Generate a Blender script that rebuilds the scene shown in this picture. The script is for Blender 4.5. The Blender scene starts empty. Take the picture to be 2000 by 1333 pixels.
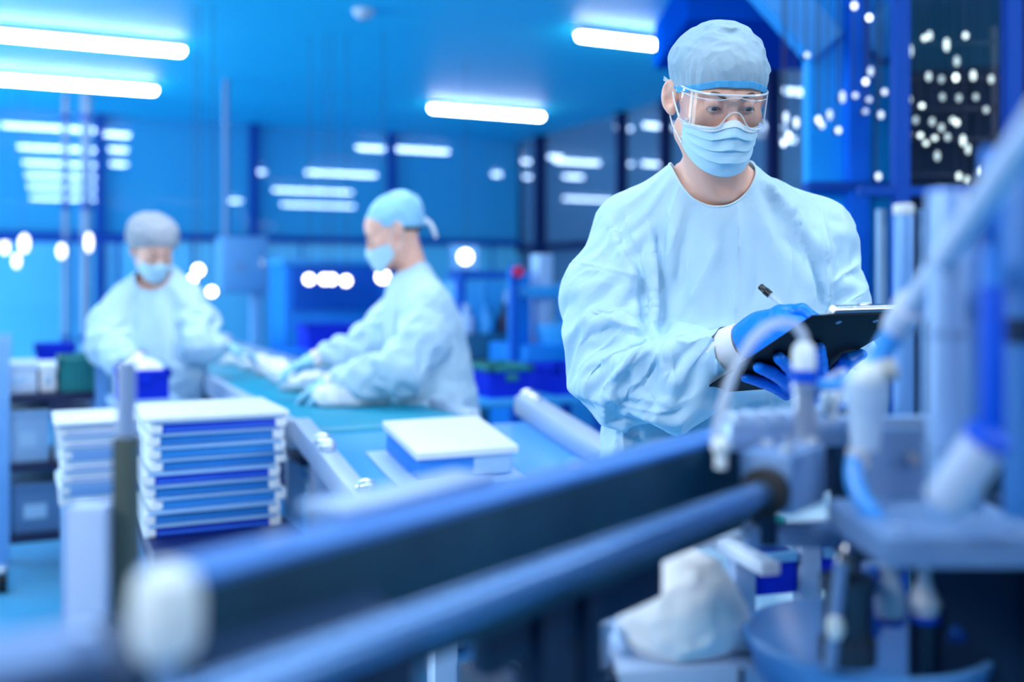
import bpy, bmesh, math, random
import numpy as np
from mathutils import Vector, Matrix

scn = bpy.context.scene
COL = scn.collection

# ------------------------------------------------------------------ camera
FPX = 2000.0            # focal length in pixels of a 2000 px wide frame
CAM_Z = 1.34
HORIZON = 550.0
cam_data = bpy.data.cameras.new('camera')
cam_data.sensor_width = 36.0
cam_data.lens = 36.0 * FPX / 2000.0
cam_data.shift_y = -(666.5 - HORIZON) / 2000.0
cam_data.clip_start = 0.05
cam_data.clip_end = 100
cam_data.dof.use_dof = True
cam_data.dof.focus_distance = 1.76
cam_data.dof.aperture_fstop = 1.5
cam = bpy.data.objects.new('camera', cam_data)
cam.location = (0, 0, CAM_Z)
cam.rotation_euler = (math.radians(90), 0, 0)
COL.objects.link(cam)
scn.camera = cam

# ------------------------------------------------------------------ view, world
scn.view_settings.view_transform = 'Standard'
scn.view_settings.look = 'None'
scn.view_settings.gamma = 1.0
scn.view_settings.use_curve_mapping = False
scn.view_settings.exposure = -0.34
world = bpy.data.worlds.new('hall_daylight')
scn.world = world
world.use_nodes = True
wbg = world.node_tree.nodes['Background']
wbg.inputs['Color'].default_value = (0.32, 0.66, 1.0, 1)
wbg.inputs['Strength'].default_value = 0.20

# ------------------------------------------------------------------ unseen area lights added to brighten the man and the hall
THETA = math.radians(25.2)
CT, ST = math.cos(THETA), math.sin(THETA)
def R(u, v, z=0.0):
    """room coordinates: u along the lamp rows, v along the belt"""
    return Vector((u * CT - v * ST, u * ST + v * CT, z))
def uv_of(p):
    return (p[0] * CT + p[1] * ST, -p[0] * ST + p[1] * CT)
def P(px, py, Y):
    return Vector(((px - 1000.0) / FPX * Y, Y, CAM_Z - (py - HORIZON) / FPX * Y))
CEIL = 3.04

def area_lamp(name, loc, target, sx, sy, power, color):
    d = bpy.data.lights.new(name, 'AREA')
    d.shape = 'RECTANGLE'; d.size = sx; d.size_y = sy; d.energy = power; d.color = color
    o = bpy.data.objects.new(name, d); COL.objects.link(o)
    o.location = loc
    o.rotation_euler = (Vector(target) - Vector(loc)).to_track_quat('-Z', 'Y').to_euler()
    return o
area_lamp('added_light', (-2.3, -0.7, 2.95), (0.35, 1.9, 1.25), 1.6, 0.8, 118, (1.0, 0.98, 0.95))  # soft key added out of view for the man's front
area_lamp('added_light', (5.0, 0.0, 2.9), (0.9, 3.6, 1.5), 1.6, 0.8, 120, (1.0, 0.97, 0.95))  # added out of view to lift the right side
area_lamp('added_light', R(0.9, 4.2, 2.95), R(0.9, 4.2, 0), 2.4, 1.0, 62, (0.96, 1.0, 1.0))  # added above the belt to brighten goods and workers
area_lamp('added_side_light', R(-4.6, 8.0, 1.4), R(3.0, 7.6, 2.2), 6.0, 2.4, 430, (0.82, 0.97, 1.0))  # unseen side light added to brighten ceiling, workers and floor

# ------------------------------------------------------------------ materials
def lin(c):
    return tuple(((x / 255.0) / 12.92 if x / 255.0 <= 0.04045 else ((x / 255.0 + 0.055) / 1.055) ** 2.4) for x in c)
MATS = {}
def M(name, rgb=(128, 128, 128), rough=0.5, metal=0.0, emit=None, estr=0.0, trans=0.0, coat=0.0, sheen=0.0, sss=0.0, spec=0.5):
    if name in MATS: return MATS[name]
    m = bpy.data.materials.new(name); m.use_nodes = True
    b = m.node_tree.nodes['Principled BSDF']
    b.inputs['Base Color'].default_value = (*lin(rgb), 1)
    b.inputs['Roughness'].default_value = rough
    b.inputs['Metallic'].default_value = metal
    b.inputs['Transmission Weight'].default_value = trans
    b.inputs['Coat Weight'].default_value = coat
    b.inputs['Sheen Weight'].default_value = sheen
    b.inputs['Specular IOR Level'].default_value = spec
    if sss:
        b.inputs['Subsurface Weight'].default_value = sss
        b.inputs['Subsurface Radius'].default_value = (0.012, 0.005, 0.003)
        b.inputs['Subsurface Scale'].default_value = 0.6
    if emit:
        b.inputs['Emission Color'].default_value = (*lin(emit), 1)
        b.inputs['Emission Strength'].default_value = estr
    MATS[name] = m
    return m
def nodes(m): return m.node_tree.nodes, m.node_tree.links, m.node_tree.nodes['Principled BSDF']
def vary(m, rgb2, scale=3.0, detail=4.0, lo=0.35, hi=0.7, coord='Object'):
    """mottle a base colour with a second pigment"""
    n, l, b = nodes(m)
    tc = n.new('ShaderNodeTexCoord'); t = n.new('ShaderNodeTexNoise'); r = n.new('ShaderNodeMapRange'); mx = n.new('ShaderNodeMixRGB')
    t.inputs['Scale'].default_value = scale; t.inputs['Detail'].default_value = detail
    r.inputs['From Min'].default_value = lo; r.inputs['From Max'].default_value = hi
    mx.inputs[1].default_value = b.inputs['Base Color'].default_value; mx.inputs[2].default_value = (*lin(rgb2), 1)
    l.new(tc.outputs[coord], t.inputs['Vector']); l.new(t.outputs['Fac'], r.inputs['Value'])
    l.new(r.outputs['Result'], mx.inputs[0]); l.new(mx.outputs[0], b.inputs['Base Color'])
    return m
def bumpy(m, scale=60, strength=0.2, dist=0.002, detail=3, kind='noise', coord='Object'):
    n, l, b = nodes(m)
    tc = n.new('ShaderNodeTexCoord'); bp = n.new('ShaderNodeBump')
    if kind == 'noise':
        t = n.new('ShaderNodeTexNoise'); t.inputs['Detail'].default_value = detail
    else:
        t = n.new('ShaderNodeTexVoronoi')
    t.inputs['Scale'].default_value = scale
    bp.inputs['Strength'].default_value = strength; bp.inputs['Distance'].default_value = dist
    l.new(tc.outputs[coord], t.inputs['Vector']); l.new(t.outputs[0], bp.inputs['Height'])
    if b.inputs['Normal'].is_linked: l.new(b.inputs['Normal'].links[0].from_socket, bp.inputs['Normal'])
    l.new(bp.outputs['Normal'], b.inputs['Normal'])
    return m
def thin_clear(name, tint=(1, 1, 1), base=0.05, rim=0.6, rough=0.02):
    """a thin clear sheet: mostly see-through, mirror-like at grazing angles"""
    if name in MATS: return MATS[name]
    m = bpy.data.materials.new(name); m.use_nodes = True
    n, l = m.node_tree.nodes, m.node_tree.links
    n.remove(n['Principled BSDF'])
    out = n['Material Output']; mix = n.new('ShaderNodeMixShader'); tr = n.new('ShaderNodeBsdfTransparent'); gl = n.new('ShaderNodeBsdfGlossy')
    lw = n.new('ShaderNodeLayerWeight'); lw.inputs['Blend'].default_value = 0.25
    mr = n.new('ShaderNodeMapRange'); mr.inputs['To Min'].default_value = base; mr.inputs['To Max'].default_value = rim
    tr.inputs['Color'].default_value = (*tint, 1); gl.inputs['Roughness'].default_value = rough
    l.new(lw.outputs['Fresnel'], mr.inputs['Value']); l.new(mr.outputs['Result'], mix.inputs['Fac'])
    l.new(tr.outputs[0], mix.inputs[1]); l.new(gl.outputs[0], mix.inputs[2]); l.new(mix.outputs[0], out.inputs['Surface'])
    MATS[name] = m
    return m
def milky(m, rgb, amount, rough=0.4):
    """tinted, slightly milky glass: a share of the pane scatters light in its own colour"""
    n, l = m.node_tree.nodes, m.node_tree.links
    out = n['Material Output']; src = out.inputs['Surface'].links[0].from_socket
    mix = n.new('ShaderNodeMixShader'); df = n.new('ShaderNodeBsdfDiffuse'); df.inputs['Color'].default_value = (*lin(rgb), 1)
    mix.inputs['Fac'].default_value = amount
    l.new(src, mix.inputs[1]); l.new(df.outputs[0], mix.inputs[2]); l.new(mix.outputs[0], out.inputs['Surface'])
    return m
def see_through(m, amount):
    """let a share of the light pass straight through (sheer fabric, soft clear tube)"""
    n, l, b = nodes(m)
    out = n['Material Output']; mix = n.new('ShaderNodeMixShader'); tr = n.new('ShaderNodeBsdfTransparent')
    mix.inputs['Fac'].default_value = amount
    l.new(b.outputs[0], mix.inputs[1]); l.new(tr.outputs[0], mix.inputs[2]); l.new(mix.outputs[0], out.inputs['Surface'])
    return m

# ------------------------------------------------------------------ objects
def mesh_obj(name, verts, faces, mat, parent=None, smooth=False, loc=None):
    me = bpy.data.meshes.new(name)
    me.from_pydata(np.asarray(verts, float).tolist(), [], [list(map(int, f)) for f in faces])
    me.update()
    if smooth:
        me.polygons.foreach_set('use_smooth', [True] * len(me.polygons))
    for k in (mat if isinstance(mat, (list, tuple)) else [mat]): me.materials.append(k)
    o = bpy.data.objects.new(name, me); COL.objects.link(o)
    if parent is not None:
        o.parent = parent
    return o
def thing(name, label, cat, loc=(0, 0, 0), rz=0.0, group=None):
    o = bpy.data.objects.new(name, None); COL.objects.link(o)
    o.empty_display_size = 0.1
    o.location = loc; o.rotation_euler = (0, 0, rz)
    o['label'] = label; o['category'] = cat
    if group: o['group'] = group
    return o
def tag(o, label, cat, group=None, kind=None):
    o['label'] = label; o['category'] = cat
    if group: o['group'] = group
    if kind: o['kind'] = kind
    return o
def structure(o, label=None):
    o['kind'] = 'structure'
    if label: o['label'] = label
    return o
def dup(root, loc=None, rz=None, label=None, name=None):
    r = root.copy(); COL.objects.link(r)
    if loc is not None: r.location = loc
    if rz is not None: r.rotation_euler = (0, 0, rz)
    if label: r['label'] = label
    for ch in list(root.children):
        c = ch.copy(); COL.objects.link(c); c.parent = r
        for g in list(ch.children):
            d = g.copy(); COL.objects.link(d); d.parent = c
    return r

class MB:
    """collects shapes and links them as one mesh"""
    def __init__(s): s.bm = bmesh.new()
    def _fin(s, geom, mat): bmesh.ops.transform(s.bm, matrix=mat, verts=[g for g in geom if isinstance(g, bmesh.types.BMVert)])
    def box(s, c, d, rz=0.0, bev=0.0, rot=None, seg=2):
        r = bmesh.ops.create_cube(s.bm, size=1.0)
        vs = r['verts']
        mt = Matrix.Translation(Vector(c)) @ (rot.to_4x4() if rot is not None else Matrix.Rotation(rz, 4, 'Z')) @ Matrix.Diagonal((*d, 1))
        bmesh.ops.transform(s.bm, matrix=mt, verts=vs)
        if bev > 0:
            es = list({e for v in vs for e in v.link_edges})
            bmesh.ops.bevel(s.bm, geom=es, offset=bev, segments=seg, affect='EDGES', profile=0.6)
        return s
    def cyl(s, a, b, r, r2=None, n=24, bev=0.0, caps=True):
        a, b = Vector(a), Vector(b); ax = b - a; L = ax.length
        g = bmesh.ops.create_cone(s.bm, cap_ends=caps, segments=n, radius1=r, radius2=(r if r2 is None else r2), depth=L)
        q = Vector((0, 0, 1)).rotation_difference(ax.normalized())
        bmesh.ops.transform(s.bm, matrix=Matrix.Translation((a + b) / 2) @ q.to_matrix().to_4x4(), verts=g['verts'])
        if bev > 0:
            es = [e for e in {e for v in g['verts'] for e in v.link_edges} if len(e.link_faces) == 2 and any(len(f.verts) > 4 for f in e.link_faces)]
            bmesh.ops.bevel(s.bm, geom=es, offset=bev, segments=2, affect='EDGES', profile=0.6)
        return s
    def sph(s, c, r, sc=(1, 1, 1), n=20, rot=None):
        g = bmesh.ops.create_uvsphere(s.bm, u_segments=n, v_segments=max(6, n // 2), radius=r)
        mt = Matrix.Translation(Vector(c)) @ (rot.to_4x4() if rot is not None else Matrix.Identity(4)) @ Matrix.Diagonal((*sc, 1))
        bmesh.ops.transform(s.bm, matrix=mt, verts=g['verts'])
        return s
    def lathe(s, prof, o=(0, 0, 0), axis=(0, 0, 1), n=28):
        q = Vector((0, 0, 1)).rotation_difference(Vector(axis).normalized()).to_matrix()
        rows = []
        for (r, z) in prof:
            if r < 1e-6: rows.append([s.bm.verts.new(Vector(o) + q @ Vector((0, 0, z)))])
            else: rows.append([s.bm.verts.new(Vector(o) + q @ Vector((r * math.cos(2 * math.pi * k / n), r * math.sin(2 * math.pi * k / n), z))) for k in range(n)])
        for A, B in zip(rows, rows[1:]):
            for k in range(n):
                a0, a1 = A[k % len(A)], A[(k + 1) % len(A)]; b0, b1 = B[k % len(B)], B[(k + 1) % len(B)]
                f = []
                for v in (a0, a1, b1, b0):
                    if v not in f: f.append(v)
                if len(f) > 2: s.bm.faces.new(f)
        return s
    def tube(s, pts, r, n=10, smooth=4, caps=True):
        pts = [Vector(p) for p in pts]
        rr = list(r) if isinstance(r, (list, tuple)) else [r] * len(pts)
        if smooth > 1 and len(pts) > 2:
            q, qr = [], []
            for i in range(len(pts) - 1):
                p0, p1, p2, p3 = pts[max(i - 1, 0)], pts[i], pts[i + 1], pts[min(i + 2, len(pts) - 1)]
                for k in range(smooth):
                    t = k / smooth
                    q.append(0.5 * ((2 * p1) + (p2 - p0) * t + (2 * p0 - 5 * p1 + 4 * p2 - p3) * t * t + (3 * p1 - p0 - 3 * p2 + p3) * t ** 3))
                    qr.append(rr[i] * (1 - t) + rr[i + 1] * t)
            q.append(pts[-1]); qr.append(rr[-1]); pts, rr = q, qr
        rings = []; nrm = None
        for i, p in enumerate(pts):
            t = (pts[min(i + 1, len(pts) - 1)] - pts[max(i - 1, 0)]).normalized()
            if nrm is None: nrm = t.orthogonal().normalized()
            nrm = (nrm - t * nrm.dot(t)).normalized(); bn = t.cross(nrm)
            rings.append([s.bm.verts.new(p + rr[i] * (math.cos(2 * math.pi * k / n) * nrm + math.sin(2 * math.pi * k / n) * bn)) for k in range(n)])
        for A, B in zip(rings, rings[1:]):
            for k in range(n): s.bm.faces.new((A[k], A[(k + 1) % n], B[(k + 1) % n], B[k]))
        if caps:
            s.bm.faces.new(rings[0][::-1]); s.bm.faces.new(rings[-1])
        return s
    def prism(s, poly, z0, z1):
        lo = [s.bm.verts.new((x, y, z0)) for x, y in poly]; hi = [s.bm.verts.new((x, y, z1)) for x, y in poly]
        n = len(poly)
        s.bm.faces.new(lo[::-1]); s.bm.faces.new(hi)
        for k in range(n): s.bm.faces.new((lo[k], lo[(k + 1) % n], hi[(k + 1) % n], hi[k]))
        return s
    def hull(s, pts):
        vs = [s.bm.verts.new(p) for p in pts]
        bmesh.ops.convex_hull(s.bm, input=vs)
        return s
    def xf(s, mat): bmesh.ops.transform(s.bm, matrix=mat, verts=s.bm.verts); return s
    def build(s, name, mat, parent=None, smooth=None, world=False):
        """world=True: the shapes were given in world coordinates and the parent stands elsewhere"""
        if world and parent is not None:
            mi = (Matrix.Translation(parent.location) @ parent.rotation_euler.to_matrix().to_4x4()).inverted()
            if parent.parent is not None:
                pp = parent.parent
                mi = mi @ (Matrix.Translation(pp.location) @ pp.rotation_euler.to_matrix().to_4x4()).inverted()
            s.xf(mi)
        bmesh.ops.recalc_face_normals(s.bm, faces=s.bm.faces)
        me = bpy.data.meshes.new(name); s.bm.to_mesh(me); s.bm.free()
        for k in (mat if isinstance(mat, (list, tuple)) else [mat]): me.materials.append(k)
        me.polygons.foreach_set('use_smooth', [True] * len(me.polygons))
        try: me.set_sharp_from_angle(angle=math.radians(smooth if smooth else 38))
        except Exception: pass
        o = bpy.data.objects.new(name, me); COL.objects.link(o)
        if parent is not None: o.parent = parent
        return o

# ------------------------------------------------------------------ sculpting with distance fields
F32 = np.float32
def A3(*v): return np.array(v if len(v) == 3 else v[0], F32)
def s_cap(p, a, b, ra, rb=None):
    a, b = A3(a), A3(b); rb = ra if rb is None else rb
    d = b - a; t = np.clip(((p - a) @ d) / float(d @ d), 0, 1)
    return np.linalg.norm(p - a - t[:, None] * d, axis=1) - (ra + (rb - ra) * t)
def s_ell(p, c, r):
    q = (p - A3(c)) / A3(r); k0 = np.linalg.norm(q, axis=1); k1 = np.linalg.norm(q / A3(r), axis=1) + 1e-9
    return k0 * (k0 - 1) / k1
def s_box(p, c, h, rad=0.0, rot=None):
    q = p - A3(c)
    if rot is not None: q = q @ np.asarray(rot, F32)
    q = np.abs(q) - A3(h) + rad
    return np.linalg.norm(np.maximum(q, 0), axis=1) + np.minimum(q.max(1), 0) - rad
def smin(a, b, k):
    h = np.maximum(k - np.abs(a - b), 0) / k
    return np.minimum(a, b) - h * h * k * 0.25
def smax(a, b, k): return -smin(-a, -b, k)
def chain(p, pts, k=0.02):
    """pts: (x, y, z, r) along a limb"""
    d = None
    for a, b in zip(pts, pts[1:]):
        e = s_cap(p, a[:3], b[:3], a[3], b[3])
        d = e if d is None else smin(d, e, k)
    return d
def profile(p, tab, power=2.0):
    """a trunk of oval cross-sections; tab rows: z, cx, cy, half width, half depth"""
    t = np.array(sorted(tab), float); z = p[:, 2]
    cx, cy, w, d = (np.interp(z, t[:, 0], t[:, k]).astype(F32) for k in (1, 2, 3, 4))
    q = (np.abs((p[:, 0] - cx) / w) ** power + np.abs((p[:, 1] - cy) / d) ** power) ** (1 / power)
    side = (q - 1) * np.minimum(w, d) * 0.95
    return np.maximum(side, np.maximum(t[0, 0] - z, z - t[-1, 0]))
def axis_steps(segs):
    """segs: (start, end, step) ... one rising coordinate list"""
    out = []
    for a, b, h in segs: out += list(np.arange(a, b - h * 0.4, h))
    return np.array(out + [segs[-1][1]], F32)
def surface(f, xs, ys, zs, B=8, slack=1.6):
    """surface nets of f over a rectilinear grid: vertices, quads"""
    nx, ny, nz = len(xs), len(ys), len(zs)
    val = np.ones((nx, ny, nz), F32)
    bi = [np.arange(0, n, B) for n in (nx, ny, nz)]
    def mid(c, i): return np.array([(c[k] + c[min(k + B, len(c)) - 1]) / 2 for k in i], F32), np.array([(c[min(k + B, len(c) - 1)] - c[k]) / 2 for k in i], F32)
    (mx, hx), (my, hy), (mz, hz) = mid(xs, bi[0]), mid(ys, bi[1]), mid(zs, bi[2])
    G = np.stack(np.meshgrid(mx, my, mz, indexing='ij'), -1).reshape(-1, 3)
    H = np.sqrt(hx[:, None, None] ** 2 + hy[None, :, None] ** 2 + hz[None, None, :] ** 2).ravel()
    c = f(G)
    ijk = np.stack(np.meshgrid(*bi, indexing='ij'), -1).reshape(-1, 3)
    near = np.abs(c) < H * slack
    for (i, j, k) in ijk[(~near) & (c < 0)]: val[i:i + B, j:j + B, k:k + B] = -1
    todo = ijk[near]
    for s0 in range(0, len(todo), 600):
        part = todo[s0:s0 + 600]; idx = []
        for (i, j, k) in part:
            I, J, K = np.meshgrid(np.arange(i, min(i + B, nx)), np.arange(j, min(j + B, ny)), np.arange(k, min(k + B, nz)), indexing='ij')
            idx.append(np.stack([I.ravel(), J.ravel(), K.ravel()], 1))
        idx = np.concatenate(idx)
        p = np.stack([xs[idx[:, 0]], ys[idx[:, 1]], zs[idx[:, 2]]], 1)
        val[idx[:, 0], idx[:, 1], idx[:, 2]] = f(p)
    S = val < 0
    cnt = np.zeros((nx - 1, ny - 1, nz - 1), np.int8)
    for a in (0, 1):
        for b in (0, 1):
            for d in (0, 1): cnt += S[a:nx - 1 + a, b:ny - 1 + b, d:nz - 1 + d]
    cells = np.argwhere((cnt > 0) & (cnt < 8))
    num = -np.ones(cnt.shape, np.int64); num[tuple(cells.T)] = np.arange(len(cells))
    acc = np.zeros((len(cells), 3)); wt = np.zeros(len(cells))
    cs = (xs, ys, zs)
    for ax in range(3):
        for o1 in (0, 1):
            for o2 in (0, 1):
                off = [0, 0, 0]; oth = [k for k in range(3) if k != ax]; off[oth[0]] = o1; off[oth[1]] = o2
                a = cells + off; b = a.copy(); b[:, ax] += 1
                va, vb = val[tuple(a.T)], val[tuple(b.T)]
                m = (va < 0) != (vb < 0)
                t = np.where(m, va / np.where(m, va - vb, 1), 0)
                q = np.stack([cs[k][a[:, k]] for k in range(3)], 1).astype(float)
                q[:, ax] += t * (cs[ax][b[:, ax]] - cs[ax][a[:, ax]])
                acc += np.where(m[:, None], q, 0); wt += m
    V = acc / wt[:, None]
    quads = []
    for ax in range(3):
        o = [k for k in range(3) if k != ax]
        sl0 = [slice(None)] * 3; sl1 = [slice(None)] * 3; sl0[ax] = slice(0, -1); sl1[ax] = slice(1, None)
        e = np.argwhere(S[tuple(sl0)] != S[tuple(sl1)])
        e = e[(e[:, o[0]] > 0) & (e[:, o[1]] > 0) & (e[:, o[0]] < val.shape[o[0]] - 1) & (e[:, o[1]] < val.shape[o[1]] - 1)]
        def cell(d0, d1):
            q = e.copy(); q[:, o[0]] -= d0; q[:, o[1]] -= d1
            return num[tuple(q.T)]
        q = np.stack([cell(1, 1), cell(0, 1), cell(0, 0), cell(1, 0)], 1)
        flip = S[tuple(e.T)]
        if ax == 1: flip = ~flip
        q[~flip] = q[~flip][:, ::-1]
        quads.append(q)
    Q = np.concatenate(quads)
    return V, Q[(Q >= 0).all(1)]
def tris(Q): return np.concatenate([Q[:, [0, 1, 2]], Q[:, [0, 2, 3]]])
def clip(V, T, g):
    """keep the part of a triangle mesh where g > 0, with a clean cut"""
    g = np.where(np.abs(g) < 1e-7, 1e-7, g)
    pos = g > 0; n = pos[T].sum(1)
    keep = [T[n == 3]]
    newv = []; cache = {}
    def cut(a, b):
        k = (a, b) if a < b else (b, a)
        if k not in cache:
            t = g[a] / (g[a] - g[b]); newv.append(V[a] + t * (V[b] - V[a])); cache[k] = len(V) + len(newv) - 1
        return cache[k]
    extra = []
    for t in T[(n == 1) | (n == 2)]:
        t = list(map(int, t))
        while not (pos[t[0]] and not pos[t[2]]): t = t[1:] + t[:1]
        a, b, c = t
        if pos[b]:
            d, e = cut(b, c), cut(a, c); extra += [(a, b, d), (a, d, e)]
        else:
            d, e = cut(a, b), cut(a, c); extra += [(a, d, e)]
    V2 = np.concatenate([V, np.array(newv).reshape(-1, 3)])
    T2 = np.concatenate(keep + [np.array(extra, np.int64).reshape(-1, 3)])
    used = np.unique(T2); re = -np.ones(len(V2), np.int64); re[used] = np.arange(len(used))
    return V2[used], re[T2]
def vnormals(V, T):
    n = np.cross(V[T[:, 1]] - V[T[:, 0]], V[T[:, 2]] - V[T[:, 0]])
    N = np.stack([np.bincount(T.ravel(), np.repeat(n[:, k], 3), len(V)) for k in range(3)], 1)
    return N / (np.linalg.norm(N, axis=1, keepdims=True) + 1e-12)
def relax(V, T, it=2, f=0.5):
    e = np.concatenate([T[:, [0, 1]], T[:, [1, 2]], T[:, [2, 0]]]); e = np.concatenate([e, e[:, ::-1]])
    deg = np.bincount(e[:, 0], minlength=len(V)) + 1e-9
    for _ in range(it):
        m = np.stack([np.bincount(e[:, 0], V[e[:, 1], k], len(V)) for k in range(3)], 1) / deg[:, None]
        V = V + f * (m - V)
    return V
def _hash(i, j, k, s):
    h = (i * 374761393 + j * 668265263 + k * 2147483647 + s * 1274126177) & 0xffffffff
    h = ((h ^ (h >> 13)) * 1274126177) & 0xffffffff
    return ((h ^ (h >> 16)) & 0xffff) / 65535.0
def vnoise(p, s=0):
    i = np.floor(p).astype(np.int64); f = p - i; f = f * f * (3 - 2 * f)
    r = 0
    for a in (0, 1):
        for b in (0, 1):
            for c in (0, 1):
                w = (f[:, 0] if a else 1 - f[:, 0]) * (f[:, 1] if b else 1 - f[:, 1]) * (f[:, 2] if c else 1 - f[:, 2])
                r = r + w * _hash(i[:, 0] + a, i[:, 1] + b, i[:, 2] + c, s)
    return r * 2 - 1
def add_mesh(name, V, T, mat, parent=None, thick=0.0, offset=-1.0):
    o = mesh_obj(name, V, T, mat, parent, smooth=True)
    if thick > 0:
        s = o.modifiers.new('thickness', 'SOLIDIFY'); s.thickness = thick; s.offset = offset
    return o
# ================================================================== the hall
def UV(px, py, Y): 
    p = P(px, py, Y); u, v = uv_of(p); return u, v, p.z
def at_z(px, py, z):
    """the point at height z that shows at px, py"""
    Y = (CAM_Z - z) * FPX / (py - HORIZON); return P(px, py, Y)
mx = lambda n, *c: M(n, *c)
ceil_mat = M('ceiling_blue', (24, 208, 250), 0.55)
wall_mat = vary(M('wall_panel_blue', (88, 196, 240), 0.35), (60, 180, 234), 0.6)
floor_mat = vary(bumpy(M('floor_epoxy_blue', (80, 170, 215), 0.3), 3, 0.05), (96, 180, 222), 0.8)
frame_blue = M('frame_dark_blue', (0, 66, 158), 0.6, spec=0.15)
frame_navy = M('frame_navy', (4, 28, 84), 0.6, spec=0.15)
steel_blue = M('column_blue', (0, 154, 240), 0.6, spec=0.2)
glass_mat = milky(thin_clear('partition_glass', (0.75, 0.9, 1.0), 0.0, 0.12), (64, 188, 246), 0.55)
glass_pale = milky(thin_clear('side_glass', (0.7, 0.82, 0.92), 0.01, 0.12), (98, 148, 190), 0.50)
tube_mat = M('tube_diffuser', (255, 255, 255), 0.4, emit=(248, 254, 255), estr=36.0)
tube_extra = M('tube_extra_diffuser', (255, 255, 255), 0.4, emit=(250, 253, 252), estr=32.0)
housing = M('lamp_housing', (200, 220, 240), 0.5)
U0, U1, V0, V1 = -5.0, 5.37, -2.2, 11.19
UF, VF = 15.0, 26.0

def room_box(name, u0, u1, v0, v1, z0, z1, mat, parent=None):
    o = MB().box(((u0 + u1) / 2, (v0 + v1) / 2, (z0 + z1) / 2), (u1 - u0, v1 - v0, z1 - z0)).build(name, mat, parent)
    if parent is None: o.rotation_euler = (0, 0, THETA)
    return o
structure(room_box('floor', U0, UF, V0, VF, -0.1, 0.0, floor_mat), 'glossy blue floor of the hall')
structure(room_box('ceiling', U0, UF, V0, VF, CEIL, CEIL + 0.1, ceil_mat), 'blue ceiling with tube lights')
structure(room_box('wall_far', U0, UF, VF, VF + 0.1, 0, CEIL, wall_mat), 'far wall beyond the glazed partition')
structure(room_box('wall_side', UF, UF + 0.1, 4.0, VF, 0, CEIL, M('wall_side_grey', (120, 152, 186), 0.8)), 'side wall beyond the glass')
# back partition: solid blue panels below, glass above
wb = structure(room_box('wall_back', U0, U1, V1, V1 + 0.08, 0.0, 1.77, wall_mat), 'blue panelled lower wall under the glazing')
gb = structure(room_box('window_1', U0, U1, V1 + 0.035, V1 + 0.041, 1.83, CEIL, glass_mat), 'tall glazing above the blue wall panels')
structure(room_box('trim_1', U0, U1, V1 - 0.05, V1 + 0.09, 1.765, 1.835, frame_blue), 'dark blue rail along the back glazing')
for k, px in enumerate((195, 495, 765)):
    u, v, z = UV(px, 500, 10)
    q = V1; s = (px - 1000) / FPX; Y = V1 / (-s * ST + CT); u = Y * (s * CT + ST)
    m = room_box('trim_%d' % (k + 2), u - 0.04, u + 0.04, V1 - 0.06, V1 + 0.06, 0.0, CEIL, frame_blue); structure(m, 'dark blue post of the back glazing')
# faint joints of the lower wall panels
for k, u in enumerate(np.arange(-1.9, 5.3, 1.15)):
    structure(room_box('trim_%d' % (k + 30), u - 0.012, u + 0.012, V1 - 0.006, V1 + 0.01, 0.0, 1.76, frame_blue), 'joint of the wall panels')
structure(room_box('baseboard_back', U0, U1, V1 - 0.02, V1, 0, 0.12, frame_blue), 'dark base strip')
# side partition: glass on a low wall
structure(room_box('wall_right', U1, U1 + 0.08, 3.0, V1, 0.0, 0.9, wall_mat), 'low wall under the side glazing')
structure(room_box('window_2', U1 + 0.035, U1 + 0.041, 3.0, V1, 0.9, CEIL, glass_pale), 'side glazing with dark posts')
structure(room_box('trim_5', U1 - 0.05, U1 + 0.09, 3.0, V1, 1.70, 1.77, frame_navy), 'dark rail of the side glazing')
for k, px in enumerate((1005, 1056, 1215, 1300, 1392, 1510)):
    s = (px - 1000) / FPX; Y = U1 / (s * CT + ST); v = Y * (-s * ST + CT)
    structure(room_box('trim_%d' % (k + 6), U1 - 0.05, U1 + 0.06, v - 0.035 - 0.03 * (k == 1), v + 0.035 + 0.03 * (k == 1), 0, CEIL, frame_navy), 'dark post of the side glazing')

# ------------------------------------------------------------------ lamps
tube_far = M('tube_far_diffuser', (255, 255, 255), 0.4, emit=(236, 240, 255), estr=26.0)
def tube_light(u, v, L, label, group, w=0.075, z=CEIL, glow=None):
    t = thing('ceiling_light', label, 'ceiling light', R(u, v, z), THETA, group)
    MB().box((0, 0, -0.022), (L, w + 0.03, 0.044), bev=0.008).build('housing', housing, t)
    m = MB().cyl((-L / 2 + w / 2, 0, -0.055), (L / 2 - w / 2, 0, -0.055), w / 2, n=20)
    m.sph((-L / 2 + w / 2, 0, -0.055), w / 2).sph((L / 2 - w / 2, 0, -0.055), w / 2)
    m.build('diffuser', glow or tube_mat, t)
    return t
def tube_at(px, py, L, label, group, **k):
    Y = (CEIL - 0.055 - CAM_Z) * FPX / (HORIZON - py); p = P(px, py, Y); u, v = uv_of(p)
    return tube_light(u, v, L, label, group, **k)
tube_at(953, 219, 1.2, 'white tube light on the blue ceiling above the glazed corner', 'ceiling lights of the hall')
tube_at(1290, 87, 1.32, 'white tube light whose end hides behind the tall surgical cap', 'ceiling lights of the hall')
tube_at(98, 75, 1.75, 'nearer of two long parallel tube lights over the packing bench', 'ceiling lights of the hall')
tube_at(88, 160, 1.75, 'farther of two long parallel tube lights over the packing bench', 'ceiling lights of the hall')
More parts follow.
